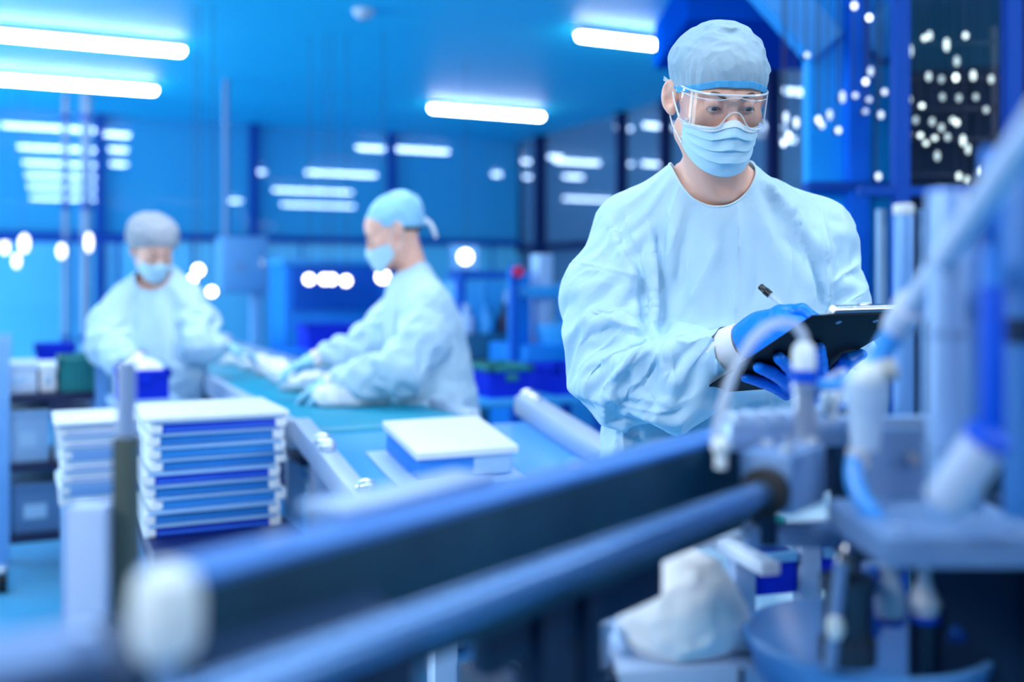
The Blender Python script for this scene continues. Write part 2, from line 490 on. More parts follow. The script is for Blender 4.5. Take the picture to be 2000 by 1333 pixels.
# extra tube lights added out of view to light the man and machine
for (u, v) in ((0.9, 1.2), (2.9, 0.9), (-1.6, 0.4), (-0.4, -1.0), (1.6, -1.2)):
    tube_light(u, v, 1.75, 'added tube light out of view above the machine', 'added ceiling lights over the machine', 0.12, glow=tube_extra)
BACK = ((100, 249, 0.95), (226, 262, 0.30), (117, 290, 0.95), (231, 292, 0.22), (122, 320, 1.0), (232, 320, 0.22), (126, 344, 1.1), (128, 366, 1.2), (130, 388, 1.3),
        (724, 289, 0.36), (824, 293, 0.72), (667, 339, 1.1), (612, 373, 1.45), (622, 401, 1.6), (505, 335, 0.2), (455, 392, 0.35))
for (px, py, L) in BACK:
    tube_at(px, py, L, 'tube light seen through the glazing of the back wall', 'tube lights beyond the back glazing', w=0.06, glow=tube_far)
SIDE = ((1290, 246, 0.42), (1218, 250, 0.2), (1128, 316, 0.7), (1085, 306, 0.2), (1120, 345, 0.35), (1222, 320, 0.22), (1275, 320, 0.35), (1148, 389, 1.1), (1555, 178, 0.26), (1510, 247, 0.3), (970, 340, 0.15), (1028, 315, 0.12), (1030, 345, 0.12), (1540, 272, 0.2))
for (px, py, L) in SIDE:
    tube_at(px, py, L, 'tube light seen through the side glazing', 'tube lights beyond the side glazing', w=0.06, glow=tube_far)
sd_ = thing('smoke_detector', 'small round white detector on the ceiling between the tube lights', 'smoke detector', at_z(710, 20, CEIL) if False else P(710, 20, 1.7 * FPX / 530), 0)
MB().lathe([(0.0, -0.055), (0.035, -0.05), (0.06, -0.03), (0.07, 0.0), (0, 0)]).build('body', housing, sd_)
MB().lathe([(0.0, -0.065), (0.018, -0.06), (0.02, -0.05), (0, -0.05)]).build('sensor', M('sensor_grey', (120, 140, 160)), sd_)

# ------------------------------------------------------------------ blue steel column with knee braces, and what stands behind it
colY = 4.3
def beam_between(m, a, b, w, d):
    a, b = Vector(a), Vector(b); ax = (b - a).normalized(); side = Vector((0, 1, 0)); up = ax.cross(side).normalized()
    rot = Matrix((up, side, ax)).transposed()
    m.box((a + b) / 2, (w, d, (b - a).length), rot=rot); return m
cpos = P(1668, 550, colY)
column = structure(bpy.data.objects.new('column', None)); COL.objects.link(column); column.location = (cpos.x, colY, 0); column['label'] = 'blue steel column with knee braces'
MB().box((0, 0, CEIL / 2), (0.085, 0.14, CEIL)).build('flange', M('column_mid_blue', (0, 100, 220), 0.6, spec=0.15), column)
MB().box((-0.115, 0.05, CEIL / 2), (0.145, 0.10, CEIL)).build('web_panel', steel_blue, column)
MB().box((0.125, 0.05, CEIL / 2), (0.165, 0.10, CEIL)).build('web_panel', steel_blue, column)
m = MB(); beam_between(m, P(1610, 95, colY) - column.location, P(1490, -40, colY) - column.location, 0.16, 0.12); m.build('brace', M('brace_blue', (30, 150, 232), 0.5), column)
m = MB(); beam_between(m, P(1690, 100, colY) - column.location, P(1810, -40, colY) - column.location, 0.15, 0.12); m.build('brace', M('brace_blue', (30, 150, 232), 0.5), column)
MB().box((0, -0.02, 1.34 + 0.5 * 0.9 * 0.5 + 0.17), (0.42, 0.12, 0.035)).build('stiffener', frame_blue, column)
MB().box((0, 0, 0.01), (0.5, 0.4, 0.02), bev=0.004).build('base_plate', frame_navy, column)
# dark overhead deck
dk = structure(bpy.data.objects.new('ceiling_deck', None)); COL.objects.link(dk); dk.location = (0, 0, 0); dk['label'] = 'dark overhead deck'
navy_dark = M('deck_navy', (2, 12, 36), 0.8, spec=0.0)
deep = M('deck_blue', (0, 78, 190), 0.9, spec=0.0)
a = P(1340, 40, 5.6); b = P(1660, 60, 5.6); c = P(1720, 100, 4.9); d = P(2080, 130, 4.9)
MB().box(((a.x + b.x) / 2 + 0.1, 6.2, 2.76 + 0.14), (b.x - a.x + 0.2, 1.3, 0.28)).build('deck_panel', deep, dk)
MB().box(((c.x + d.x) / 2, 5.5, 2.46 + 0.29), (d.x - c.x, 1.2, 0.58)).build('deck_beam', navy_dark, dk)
# ------------------------------------------------------------------ cloth: let an oversized garment settle on a body
def drape(V, T, body, fixed, grow, steps=40, iters=10, grav=-0.0005, bend=0.12, gap=0.004, seed=2, home=0.01):
    """V, T: garment; body: distance field inside it; fixed: 0..1 weight that holds a vertex; grow: rest length factor per vertex"""
    V = np.array(V, float); V0 = V.copy()
    E = np.sort(np.concatenate([T[:, [0, 1]], T[:, [1, 2]], T[:, [2, 0]]]), axis=1)
    key = E[:, 0].astype(np.int64) * len(V) + E[:, 1]
    opp = np.concatenate([T[:, 2], T[:, 0], T[:, 1]])
    order = np.argsort(key, kind='stable'); ks = key[order]
    uniq, first, cnt = np.unique(ks, return_index=True, return_counts=True)
    E1 = np.stack([uniq // len(V), uniq % len(V)], 1)
    two = cnt == 2
    B1 = np.stack([opp[order[first[two]]], opp[order[first[two] + 1]]], 1)
    g = np.asarray(grow, float)
    def rest(Ed):
        d = V0[Ed[:, 0]] - V0[Ed[:, 1]]
        return np.linalg.norm(d, axis=1) * (g[Ed[:, 0]] + g[Ed[:, 1]]) / 2
    L1, LB = rest(E1), rest(B1)
    C = np.concatenate([E1, B1]); L = np.concatenate([L1, LB])
    K = np.concatenate([np.full(len(E1), 1.0), np.full(len(B1), bend)])
    i, j = C[:, 0], C[:, 1]
    deg = np.bincount(i, K, len(V)) + np.bincount(j, K, len(V))
    free = 1.0 - np.clip(fixed, 0, 1)
    rng = np.random.default_rng(seed)
    N = vnormals(V, T)
    V = V + N * (rng.normal(size=len(V)) * 0.0006)[:, None] * free[:, None]
    prev = V.copy()
    for s in range(steps):
        vel = (V - prev) * 0.90
        prev = V.copy()
        V = V + (vel + np.array([0, 0, grav])) * free[:, None]
        V = V + (V0 - V) * (home * free)[:, None]
        for it in range(iters):
            d = V[j] - V[i]; l = np.linalg.norm(d, axis=1) + 1e-12
            c = d * (K * (l - L) / l * 0.5)[:, None]
            # bending pairs only resist folding up, never pull open cloth flat
            dv = np.stack([np.bincount(i, c[:, k], len(V)) - np.bincount(j, c[:, k], len(V)) for k in range(3)], 1)
            V = V + dv / deg[:, None] * (1.15 * free)[:, None]
        p = V.astype(F32); sd = body(p)
        near = sd < gap + 0.01
        if near.any():
            q = p[near]; e = 0.001
            gr = np.stack([body(q + np.array(o, F32) * e) - sd[near] for o in ((1, 0, 0), (0, 1, 0), (0, 0, 1))], 1)
            gr = gr / (np.linalg.norm(gr, axis=1, keepdims=True) + 1e-9)
            push = np.maximum(gap - sd[near], 0)
            V[near] += gr * push[:, None] * free[near][:, None]
            m = np.where(near)[0][push > 0]
            prev[m] += (V[m] - prev[m]) * 0.6          # friction
    return V

def subdivide(V, T, soft=0.35):
    E = np.sort(np.concatenate([T[:, [0, 1]], T[:, [1, 2]], T[:, [2, 0]]]), axis=1)
    k = E[:, 0].astype(np.int64) * len(V) + E[:, 1]
    u, inv, cnt = np.unique(k, return_inverse=True, return_counts=True)
    a, b = u // len(V), u % len(V); n = len(T)
    opp = np.concatenate([T[:, 2], T[:, 0], T[:, 1]])
    os_ = np.stack([np.bincount(inv, V[opp, c], len(u)) for c in range(3)], 1)
    mid = (V[a] + V[b]) / 2
    two = cnt == 2
    mid[two] = 0.375 * (V[a] + V[b])[two] + 0.125 * os_[two]
    # old vertices: inner ones drift to their ring's mean, border ones stay
    border = np.zeros(len(V), bool); border[a[~two]] = True; border[b[~two]] = True
    deg = np.bincount(a, minlength=len(V)) + np.bincount(b, minlength=len(V))
    m = np.stack([np.bincount(a, V[b, c], len(V)) + np.bincount(b, V[a, c], len(V)) for c in range(3)], 1) / np.maximum(deg, 1)[:, None]
    W = np.where(border[:, None], V, V + soft * (m - V))
    V2 = np.concatenate([W, mid]); o = len(V)
    i0, i1, i2 = inv[:n] + o, inv[n:2 * n] + o, inv[2 * n:] + o
    T2 = np.concatenate([np.stack([T[:, 0], i0, i2], 1), np.stack([T[:, 1], i1, i0], 1), np.stack([T[:, 2], i2, i1], 1), np.stack([i0, i1, i2], 1)])
    return V2, T2
# ================================================================== people
skin = M('skin', (242, 186, 164), 0.5, sss=0.22)
bumpy(skin, 260, 0.12, 0.001)
skin_lip = M('lip_skin', (190, 120, 112), 0.5, sss=0.2)
gown_mat = M('gown_nonwoven', (188, 218, 238), 0.85, spec=0.3)
def fabric(m, scale=420, s1=0.25, s2=0.35, crush=0):
    """fine embossed dots over soft crumples"""
    n, l, b = nodes(m)
    tc = n.new('ShaderNodeTexCoord')
    v = n.new('ShaderNodeTexVoronoi'); v.inputs['Scale'].default_value = scale; v.inputs['Randomness'].default_value = 0.15
    b1 = n.new('ShaderNodeBump'); b1.inputs['Strength'].default_value = s1; b1.inputs['Distance'].default_value = 0.0012
    t = n.new('ShaderNodeTexNoise'); t.inputs['Scale'].default_value = 26; t.inputs['Detail'].default_value = 5; t.inputs['Distortion'].default_value = 0.6
    b2 = n.new('ShaderNodeBump'); b2.inputs['Strength'].default_value = s2; b2.inputs['Distance'].default_value = 0.006
    l.new(tc.outputs['Object'], v.inputs['Vector']); l.new(tc.outputs['Object'], t.inputs['Vector'])
    l.new(t.outputs['Fac'], b2.inputs['Height']); l.new(v.outputs['Distance'], b1.inputs['Height'])
    if crush:
        t3 = n.new('ShaderNodeTexNoise'); t3.noise_type = 'RIDGED_MULTIFRACTAL'; t3.inputs['Scale'].default_value = 6.5; t3.inputs['Detail'].default_value = 2; t3.inputs['Distortion'].default_value = 0.8
        b3 = n.new('ShaderNodeBump'); b3.inputs['Strength'].default_value = crush; b3.inputs['Distance'].default_value = 0.012
        l.new(tc.outputs['Object'], t3.inputs['Vector']); l.new(t3.outputs['Fac'], b3.inputs['Height']); l.new(b3.outputs['Normal'], b2.inputs['Normal'])
    l.new(b2.outputs['Normal'], b1.inputs['Normal']); l.new(b1.outputs['Normal'], b.inputs['Normal'])
    return m
fabric(gown_mat, crush=0.5)
cap_mat = see_through(fabric(M('cap_nonwoven', (176, 206, 224), 0.85), 500, 0.25, 0.8), 0.40)
cap_hem_mat = M('cap_hem', (84, 176, 230), 0.8)
mask_mat = fabric(M('mask_pleated', (186, 222, 240), 0.8), 650, 0.2, 0.15)
mask_top_mat = M('mask_white', (226, 236, 242), 0.8)
loop_mat = M('ear_loop', (238, 240, 242), 0.8)
knit_mat = bumpy(M('knit_cuff', (236, 232, 236), 0.9), 300, 0.4, 0.001)
glove_mat = bumpy(M('nitrile_blue', (0, 124, 238), 0.42, spec=0.35), 180, 0.35, 0.0012, 4)
pale_glove_mat = bumpy(M('pale_glove', (150, 208, 236), 0.55), 120, 0.3, 0.001)
hair_mat = M('brown_hair', (52, 36, 30), 0.6)
brow_mat = M('brow_hair', (104, 72, 58), 0.8)
eye_mat = M('eye_white', (226, 224, 224), 0.2)
iris_mat = M('iris_grey', (88, 104, 112), 0.15)
trouser_mat = M('trouser_blue', (70, 120, 190), 0.8)
shoe_mat = M('shoe_white', (220, 226, 232), 0.5)
lens_mat = thin_clear('goggle_lens', (0.985, 0.99, 1.0), 0.04, 0.6)
rim_mat = see_through(M('goggle_rim', (236, 244, 250), 0.12, coat=0.6), 0.45)

def head_matrix(c, yaw, pitch, roll=0.0, s=1.0):
    return (Matrix.Translation(Vector(c)) @ Matrix.Rotation(math.radians(yaw), 4, 'Z') @ Matrix.Rotation(math.radians(pitch), 4, 'X')
            @ Matrix.Rotation(math.radians(roll), 4, 'Y') @ Matrix.Scale(s, 4))
def to_local(p, mt):
    i = np.array(mt.inverted(), F32)
    return p @ i[:3, :3].T + i[:3, 3]
def to_world(p, mt):
    m = np.array(mt, float)
    return np.asarray(p, float) @ m[:3, :3].T + m[:3, 3]

EYE = (0.0315, -0.0795, 0.002)
def head_sdf(q):
    """a head in its own frame: face towards -y, eyes at z = 0"""
    a = q.copy(); a[:, 0] = np.abs(a[:, 0])
    f = s_ell(q, (0, 0.018, 0.035), (0.0765, 0.098, 0.083))
    f = smin(f, s_ell(q, (0, -0.026, 0.045), (0.064, 0.062, 0.052)), 0.03)
    f = smin(f, s_ell(q, (0, -0.022, -0.032), (0.065, 0.066, 0.084)), 0.03)
    f = smin(f, s_cap(a, (0.052, 0.010, -0.058), (0.018, -0.066, -0.098), 0.019, 0.017), 0.02)
    f = smin(f, s_ell(q, (0, -0.076, -0.100), (0.020, 0.017, 0.016)), 0.015)
    f = smin(f, s_ell(a, (0.046, -0.054, -0.022), (0.022, 0.026, 0.020)), 0.02)
    f = smin(f, s_cap(a, (0.012, -0.084, 0.019), (0.046, -0.070, 0.023), 0.010, 0.008), 0.014)
    f = smax(f, -s_ell(a, (0.0325, -0.098, 0.002), (0.020, 0.017, 0.012)), 0.014)
    # eyelids around a downward slit
    e = np.linalg.norm(a - A3(EYE), axis=1)
    f = smin(f, e - 0.0138, 0.005)
    dx = a[:, 0] - EYE[0]; dz = q[:, 2] - EYE[2] + 0.0042 + 12 * dx * dx
    w = 0.0034 * (1 - (dx / 0.0128) ** 2)
    slit = np.maximum(np.maximum(np.abs(dz) - w, q[:, 1] - EYE[1] + 0.004), e - 0.02)
    f = smax(f, -slit, 0.0012)
    # nose, lips
    f = smin(f, s_cap(q, (0, -0.087, 0.008), (0, -0.110, -0.035), 0.0078, 0.0105), 0.013)
    f = smin(f, s_ell(a, (0.0125, -0.097, -0.040), (0.008, 0.011, 0.0075)), 0.007)
    f = smax(f, -s_ell(a, (0.006, -0.108, -0.050), (0.0035, 0.006, 0.005)), 0.004)
    f = smin(f, s_ell(q, (0, -0.087, -0.066), (0.024, 0.010, 0.006)), 0.006)
    f = smin(f, s_ell(q, (0, -0.085, -0.077), (0.020, 0.010, 0.0065)), 0.006)
    # ears
    b = a.copy(); ang = 0.60
    b[:, 0] = (a[:, 0] - 0.072) * math.cos(ang) - (a[:, 1] - 0.004) * math.sin(ang)
    b[:, 1] = (a[:, 0] - 0.072) * math.sin(ang) + (a[:, 1] - 0.004) * math.cos(ang)
    ear = s_ell(b, (0.004, 0.018, -0.002), (0.0075, 0.019, 0.030))
    ear = smin(ear, s_ell(b, (0.003, 0.010, -0.028), (0.006, 0.009, 0.010)), 0.008)
    ear = smax(ear, -s_ell(b, (0.0110, 0.013, -0.005), (0.0088, 0.0105, 0.0170)), 0.004)
    ear = smax(ear, -s_ell(b, (0.0110, 0.021, 0.010), (0.0055, 0.0085, 0.0125)), 0.003)
    f = smin(f, ear, 0.006)
    return f

def arc_sheet(fn, ns, nt):
    V = np.array([fn(i / ns * 2 - 1, j / nt) for j in range(nt + 1) for i in range(ns + 1)])
    Q = [(j * (ns + 1) + i, j * (ns + 1) + i + 1, (j + 1) * (ns + 1) + i + 1, (j + 1) * (ns + 1) + i) for j in range(nt) for i in range(ns)]
    return V, Q

def face_mask(mt, base, parent, detail=True, mat=None):
    def pt(s, t, out=0.0):
        a = s * math.radians(80)
        top = -0.031 + 0.014 * math.exp(-(s / 0.22) ** 2) - 0.008 * s * s
        bot = -0.124 + 0.040 * abs(s) ** 2.2
        z = top + (bot - top) * t
        zz = -z
        ry = np.interp(zz, [-0.01, 0.010, 0.030, 0.042, 0.065, 0.095, 0.124], [0.086, 0.096, 0.108, 0.111, 0.106, 0.101, 0.088])
        rx = np.interp(zz, [0.0, 0.03, 0.06, 0.09, 0.124], [0.071, 0.0705, 0.069, 0.066, 0.060])
        pk = 1.0 - 0.10 * math.exp(-((abs(s) - 0.22) / 0.13) ** 2) * max(0, 1 - t * 1.6)
        pl = 0.0
        for k, tk in enumerate((0.30, 0.48, 0.66)):
            tk2 = tk + 0.05 * (1 - s * s) * (k - 0.6)
            d = t - tk2
            if -0.12 < d < 0.0: pl += 0.0042 * (1 + d / 0.12)
        pl *= (1 - 0.5 * s * s)
        wr = 0.0011 * math.sin(9 * s + 6 * t) * math.sin(17 * t + 3 * s)
        r = pk + (pl + wr + out) / 0.1
        return (rx * r * math.sin(a), -0.012 - ry * r * math.cos(a), z)
    V, Q = arc_sheet(pt, 72, 84 if detail else 30)
    o = mesh_obj('face_mask', to_world(V, mt) - base, Q, mat or mask_mat, parent, smooth=True)
    s = o.modifiers.new('thickness', 'SOLIDIFY'); s.thickness = 0.0012; s.offset = 1
    if detail:
        for k, (t0, t1) in enumerate(((-0.005, 0.10),)):
            W, Qw = arc_sheet(lambda s, t: pt(s, t0 + (t1 - t0) * t, 0.0022), 72, 8)
            w = mesh_obj('nose_wire_hem', to_world(W, mt) - base, Qw, mask_top_mat, o, smooth=True)
            s = w.modifiers.new('thickness', 'SOLIDIFY'); s.thickness = 0.001; s.offset = 1
    for sg in (-1, 1):
        a = Vector(pt(sg * 0.985, 0.10, 0.003)); b = Vector(pt(sg * 0.985, 0.86, 0.003))
        m = MB().tube([a, a.lerp(Vector((sg * 0.083, 0.020, 0.018)), 0.5) + Vector((sg * 0.004, 0, 0.004)), (sg * 0.0815, 0.028, 0.020), (sg * 0.0835, 0.036, 0.0), (sg * 0.080, 0.026, -0.032), (sg * 0.0765, 0.005, -0.055), b], 0.0014, 8)
        m.xf(Matrix.Translation(-Vector(base)) @ mt).build('ear_loop', loop_mat, o)
    return o

def goggles(mt, base, parent):
    root = bpy.data.objects.new('safety_goggles', None)
    def pt(s, t, out=0.0):
        a = s * math.radians(97)
        sg, ca = math.sin(a), math.cos(a)
        x = 0.076 * math.copysign(abs(sg) ** 0.72, s); y = 0.004 - 0.113 * (max(ca, 0) ** 0.62 if ca > 0 else 0) + (0.03 * -ca if ca < 0 else 0)
        top = 0.026 - 0.003 * abs(s) ** 3
        bot = -0.033 + 0.030 * math.exp(-(abs(s) / 0.10) ** 2.0) - 0.002 * math.sin(abs(s) * 3)
        if abs(s) > 0.86: bot += (abs(s) - 0.86) * 0.20
        z = bot + (top - bot) * t
        k = 1 + out / 0.1
        return (x * k, y * k - 0.06 * (0.035 - z) * 0.4, z)
    V, Q = arc_sheet(pt, 120, 24)
    o = mesh_obj('safety_goggles', to_world(V, mt) - base, Q, lens_mat, parent, smooth=True)
    mt2 = Matrix.Translation(-Vector(base)) @ mt
    N = 64
    m = MB().tube([pt(-1 + 2 * k / N, 1.0, 0.001) for k in range(N + 1)], 0.0020, 8, 1)
    m.xf(mt2).build('top_rim', rim_mat, o)
    m = MB().tube([pt(-0.9 + 1.8 * k / N, 0.84, 0.0012) for k in range(N + 1)], 0.0010, 6, 1)
    m.xf(mt2).build('brow_ridge', rim_mat, o)
    m = MB().tube([pt(-1 + 2 * k / N, 0.0, 0.001) for k in range(N + 1)], 0.0012, 8, 1)
    m.xf(mt2).build('lower_rim', rim_mat, o)
    for sg in (-1, 1):
        m = MB().tube([pt(sg * 0.60, k / 8, 0.0012) for k in range(9)], 0.0013, 8, 1)
        m.xf(mt2).build('side_seam', rim_mat, o)
        m = MB().box((sg * 0.0785, 0.045, 0.016), (0.0022, 0.095, 0.008), bev=0.001)
        m.box((sg * 0.077, -0.004, 0.017), (0.007, 0.012, 0.013), bev=0.002)
        m.cyl((sg * 0.073, -0.010, 0.021), (sg * 0.082, -0.010, 0.021), 0.0035)
        m.xf(mt2).build('temple_arm', rim_mat, o)
        m = MB().cyl((sg * 0.069, -0.062, -0.030), (sg * 0.074, -0.062, -0.030), 0.0042).xf(mt2).build('vent_stud', rim_mat, o)
    return o

def eyes(mt, base, parent):
    for sg in (-1, 1):
        c = Vector((sg * EYE[0], EYE[1], EYE[2]))
        o = MB().sph(c, 0.0118, n=32).xf(Matrix.Translation(-Vector(base)) @ mt).build('eye', eye_mat, parent)
        d = Vector((0.06, -0.82, -0.45)).normalized()
        a = MB().lathe([(0.0, 0.0122), (0.0022, 0.0121), (0.0056, 0.0108), (0.0058, 0.0102), (0.0, 0.0100)], c, d, 24)
        a.xf(Matrix.Translation(-Vector(base)) @ mt).build('iris', iris_mat, o)
        a = MB().lathe([(0.0, 0.01245), (0.0021, 0.0123), (0.0021, 0.0118), (0.0, 0.0118)], c, d, 16)
        a.xf(Matrix.Translation(-Vector(base)) @ mt).build('pupil', M('pupil', (8, 8, 10), 0.1), o)
        # brow: a soft tapered ridge of hair
        pts = [(sg * 0.0135, -0.0935, 0.0165), (sg * 0.024, -0.0915, 0.0215), (sg * 0.036, -0.0850, 0.0245), (sg * 0.050, -0.0725, 0.0185)]
        b = MB().tube(pts, [0.0022, 0.0036, 0.0030, 0.0008], 8)
        b.xf(Matrix.Translation(-Vector(base)) @ mt).build('eyebrow', brow_mat, parent)
        ls = MB()
        for k in range(15):
            t = k / 14 * 2 - 1; x = t * 0.0122
            z = -0.0042 - 12 * x * x + 0.0034 * (1 - (x / 0.0128) ** 2)
            p0 = c + Vector((x, -math.sqrt(max(0.0138 ** 2 - x * x - z * z, 1e-6)), z))
            ls.tube([p0, p0 + Vector((t * 0.001, -0.0022, -0.0018)), p0 + Vector((t * 0.0018, -0.0036, -0.0022))], [0.0004, 0.0003, 0.0001], 5)
        ls.xf(Matrix.Translation(-Vector(base)) @ mt).build('eyelashes', M('lash_hair', (70, 48, 40), 0.7), parent)

def surgical_cap(mt, base, parent, style='tall', h=0.0028, mat=None, ties=False):
    def f(q):
        if style == 'tall':
            d = smin(s_ell(q, (0, 0.018, 0.035), (0.0765, 0.098, 0.083)), s_ell(q, (0, -0.026, 0.045), (0.064, 0.062, 0.052)), 0.03) - 0.0045
            d = smin(d, s_ell(q, (0.004, 0.012, 0.060), (0.069, 0.086, 0.062)), 0.04)
            d = smin(d, s_ell(q, (-0.046, 0.02, 0.064), (0.034, 0.06, 0.030)), 0.03)
        elif style == 'bouffant':
            d = s_ell(q, (0, 0.045, 0.062), (0.116, 0.128, 0.098))
            d = smin(d, s_ell(q, (0, 0.02, 0.03), (0.086, 0.104, 0.075)), 0.04)
        else:
            d = s_ell(q, (0, 0.026, 0.042), (0.086, 0.108, 0.094))
            d = smin(d, s_ell(q, (0, 0.06, 0.075), (0.064, 0.070, 0.058)), 0.03)
        amp = 0.0062 if style != 'bouffant' else 0.006
        th = np.arctan2(q[:, 0], -q[:, 1]); up = np.clip((q[:, 2] - 0.03) / 0.09, 0, 1)
        n1 = vnoise(q * 26, 3); n2 = vnoise(q * 58 + 9, 5)
        gather = np.abs(np.sin(th * (13 if style != 'bouffant' else 17) + 2.2 * n1 + up * 1.5)) - 0.55
        lowz = np.exp(-((q[:, 2] - 0.05) / 0.035) ** 2)
        rid = (1 - np.abs(n1) * 2.2) * amp * 0.9 + (0.5 - np.abs(n2)) * amp * 0.55
        return (d - rid * (0.25 + 0.75 * up) - gather * 0.0022 * lowz).astype(F32)
    xs = np.arange(-0.125, 0.126, h, F32); ys = np.arange(-0.125, 0.185, h, F32); zs = np.arange(-0.06, 0.185, h, F32)
    V, Q = surface(f, xs, ys, zs)
    # brim plane: low behind, higher over the forehead
    def hem(v):
        x, y = v[:, 0], v[:, 1]
        return (0.019 if style == 'tall' else 0.030) + np.clip(-y, -0.13, 0.11) * (0.20 if style != 'bouffant' else 0.30) - np.clip(np.abs(x) - 0.03, 0, 1) * 0.22 - (0.022 if style == 'open' else 0) * np.clip((y + 0.02) / 0.1, -1, 1)
    V2, T2 = clip(V, tris(Q), V[:, 2] - hem(V))
    o = add_mesh('surgical_cap', to_world(V2, mt) - base, T2, mat or cap_mat, parent, 0.0007)
    V3, T3 = clip(V, tris(Q), V[:, 2] - hem(V) + 0.0015)
    V3, T3 = clip(V3, T3, hem(V3) + (0.0105 if style == 'tall' else 0.010) - V3[:, 2])
    c3 = V3 - np.array([0, 0.02, 0.03]); V3 = V3 + c3 / np.linalg.norm(c3, axis=1, keepdims=True) * 0.0013
    add_mesh('cap_hem', to_world(V3, mt) - base, T3, cap_hem_mat if style == 'tall' else (mat or cap_hem_mat), o, 0.001)
    if ties:
        mt2 = Matrix.Translation(-Vector(base)) @ mt
        m = MB().sph((0.0, 0.128, 0.0), 0.013, (1, 0.8, 1.2)).tube([(0, 0.13, 0), (0.02, 0.14, -0.02), (0.03, 0.14, -0.06)], 0.006).tube([(0, 0.13, 0), (-0.02, 0.14, -0.02), (-0.02, 0.142, -0.07)], 0.006)
        m.xf(mt2).build('cap_tie', M('tie_white', (226, 236, 244), 0.8), o)
    return o

def hair_under_cap(mt, base, parent, low=False, h=0.004):
    def f(q):
        d = s_ell(q, (0, 0.020, 0.037), (0.0785, 0.0995, 0.085))
        line = 0.062 - np.clip(q[:, 1] + 0.075, 0, 0.3) * (0.72 if not low else 0.85)
        fringe = 0.010 * vnoise(q * 55, 8)
        return np.maximum(d - 0.0012 * vnoise(q * 120, 4), line + fringe - q[:, 2]).astype(F32)
    xs = np.arange(-0.09, 0.0901, h, F32); ys = np.arange(-0.09, 0.135, h, F32); zs = np.arange(-0.075, 0.135, h, F32)
    V, Q = surface(f, xs, ys, zs)
    return add_mesh('hair', to_world(V, mt) - base, tris(Q), hair_mat, parent)

def hand_frame_sdf(p, wrist, fwd, nrm, curl=0.5, thumb=1.0, s=1.0):
    """a gloved hand: wrist point, finger direction, palm normal"""
    f = Vector(fwd).normalized(); n = Vector(nrm); n = (n - f * n.dot(f)).normalized(); sd = f.cross(n) * thumb
    w = Vector(wrist)
    def g(a, b, c): return w + (f * a + sd * b + n * c) * s
    rot = np.array([sd, f, n]).T
    d = s_box(p, g(0.055, 0, 0), (0.037 * s, 0.042 * s, 0.013 * s), 0.012 * s, rot)
    d = smin(d, s_cap(p, g(-0.02, 0, 0), g(0.03, 0, 0), 0.026 * s, 0.027 * s), 0.02)
    for k, (off, L) in enumerate(((0.030, 0.074), (0.010, 0.082), (-0.010, 0.076), (-0.029, 0.060))):
        c = curl * (1 + 0.15 * k)
        q0 = g(0.088 - abs(off) * 0.15, off, 0); pts = [q0]; ang = 0
        for j, fr in enumerate((0.45, 0.3, 0.25)):
            ang += c * (0.7 if j == 0 else 0.9)
            pts.append(pts[-1] + (f * math.cos(ang) + n * math.sin(ang)) * (L * fr * s))
        r = (0.0096, 0.0090, 0.0083, 0.0074)
        d = smin(d, chain(p, [(*pts[j], (r[j] - (0.001 if k == 3 else 0)) * s) for j in range(4)], 0.004), 0.007)
    t = [g(0.018, 0.024, 0.004), g(0.045, 0.050, 0.018), g(0.075, 0.056, 0.030), g(0.096, 0.050, 0.036)]
    d = smin(d, chain(p, [(*t[j], (0.0155, 0.0115, 0.010, 0.0082)[j] * s) for j in range(4)], 0.005), 0.012)
    return d

def crease_field(V, N, creases):
    """sharp ridges (+) and valleys (-) pressed into the cloth along polylines given on the front of the figure (x, z)"""
    out = np.zeros(len(V))
    front = np.clip((-N[:, 1] + 0.35) / 0.5, 0, 1)
    for (Y, w, amp, px) in creases:
        pts = np.array([[(a - 1000) / FPX * Y, CAM_Z - (b - HORIZON) / FPX * Y] for a, b in px])
        q = np.stack([V[:, 0] / V[:, 1] * Y, CAM_Z + (V[:, 2] - CAM_Z) / V[:, 1] * Y], 1)
        best = np.full(len(V), 1e9); ends = np.zeros(len(V)); side = np.zeros(len(V))
        seg = np.linalg.norm(np.diff(pts, axis=0), axis=1); tot = seg.sum(); run = 0
        for a, b, L in zip(pts, pts[1:], seg):
            d = b - a; t = np.clip(((q - a) @ d) / (L * L), 0, 1); e = q - a - t[:, None] * d
            r = np.linalg.norm(e, axis=1); m = r < best
            best[m] = r[m]; ends[m] = ((run + t * L) / tot)[m]; side[m] = np.sign(d[0] * e[:, 1] - d[1] * e[:, 0])[m]; run += L
        fade = np.clip(np.minimum(ends, 1 - ends) * 5, 0.15, 1)
        wl = np.where(side > 0, w, w * 0.55)
        out += amp * np.exp(-best / wl) * fade * front
    return out
# ------------------------------------------------------------------ the man writing on a clipboard
hero_base = Vector((0.40, 1.96, 0.0))
hero = thing('person', 'person in pale blue gown, clear goggles and mask writing on a black clipboard', 'person', hero_base)
hb = np.array(hero_base, float)
HS = 0.95
HM = head_matrix((0.360, 1.800, 1.664), 7, 22, 0, HS)

BA, BB, BC, BD = (Vector(v) for v in ((0.311, 1.714, 1.151), (0.433, 1.475, 1.290), (0.628, 1.574, 1.291), (0.505, 1.814, 1.153)))
BN = (BD - BA).cross(BB - BA).normalized()           # points down and towards the front of the machine
def on_board(px, py, h=0.0):
    """the point of the board's underside plane seen along a direction, lifted h off it"""
    d = Vector(((px - 1000) / FPX, 1.0, -(py - HORIZON) / FPX)); o = Vector((0, 0, CAM_Z))
    t = (BA + BN * h - o).dot(BN) / d.dot(BN)
    return o + d * t

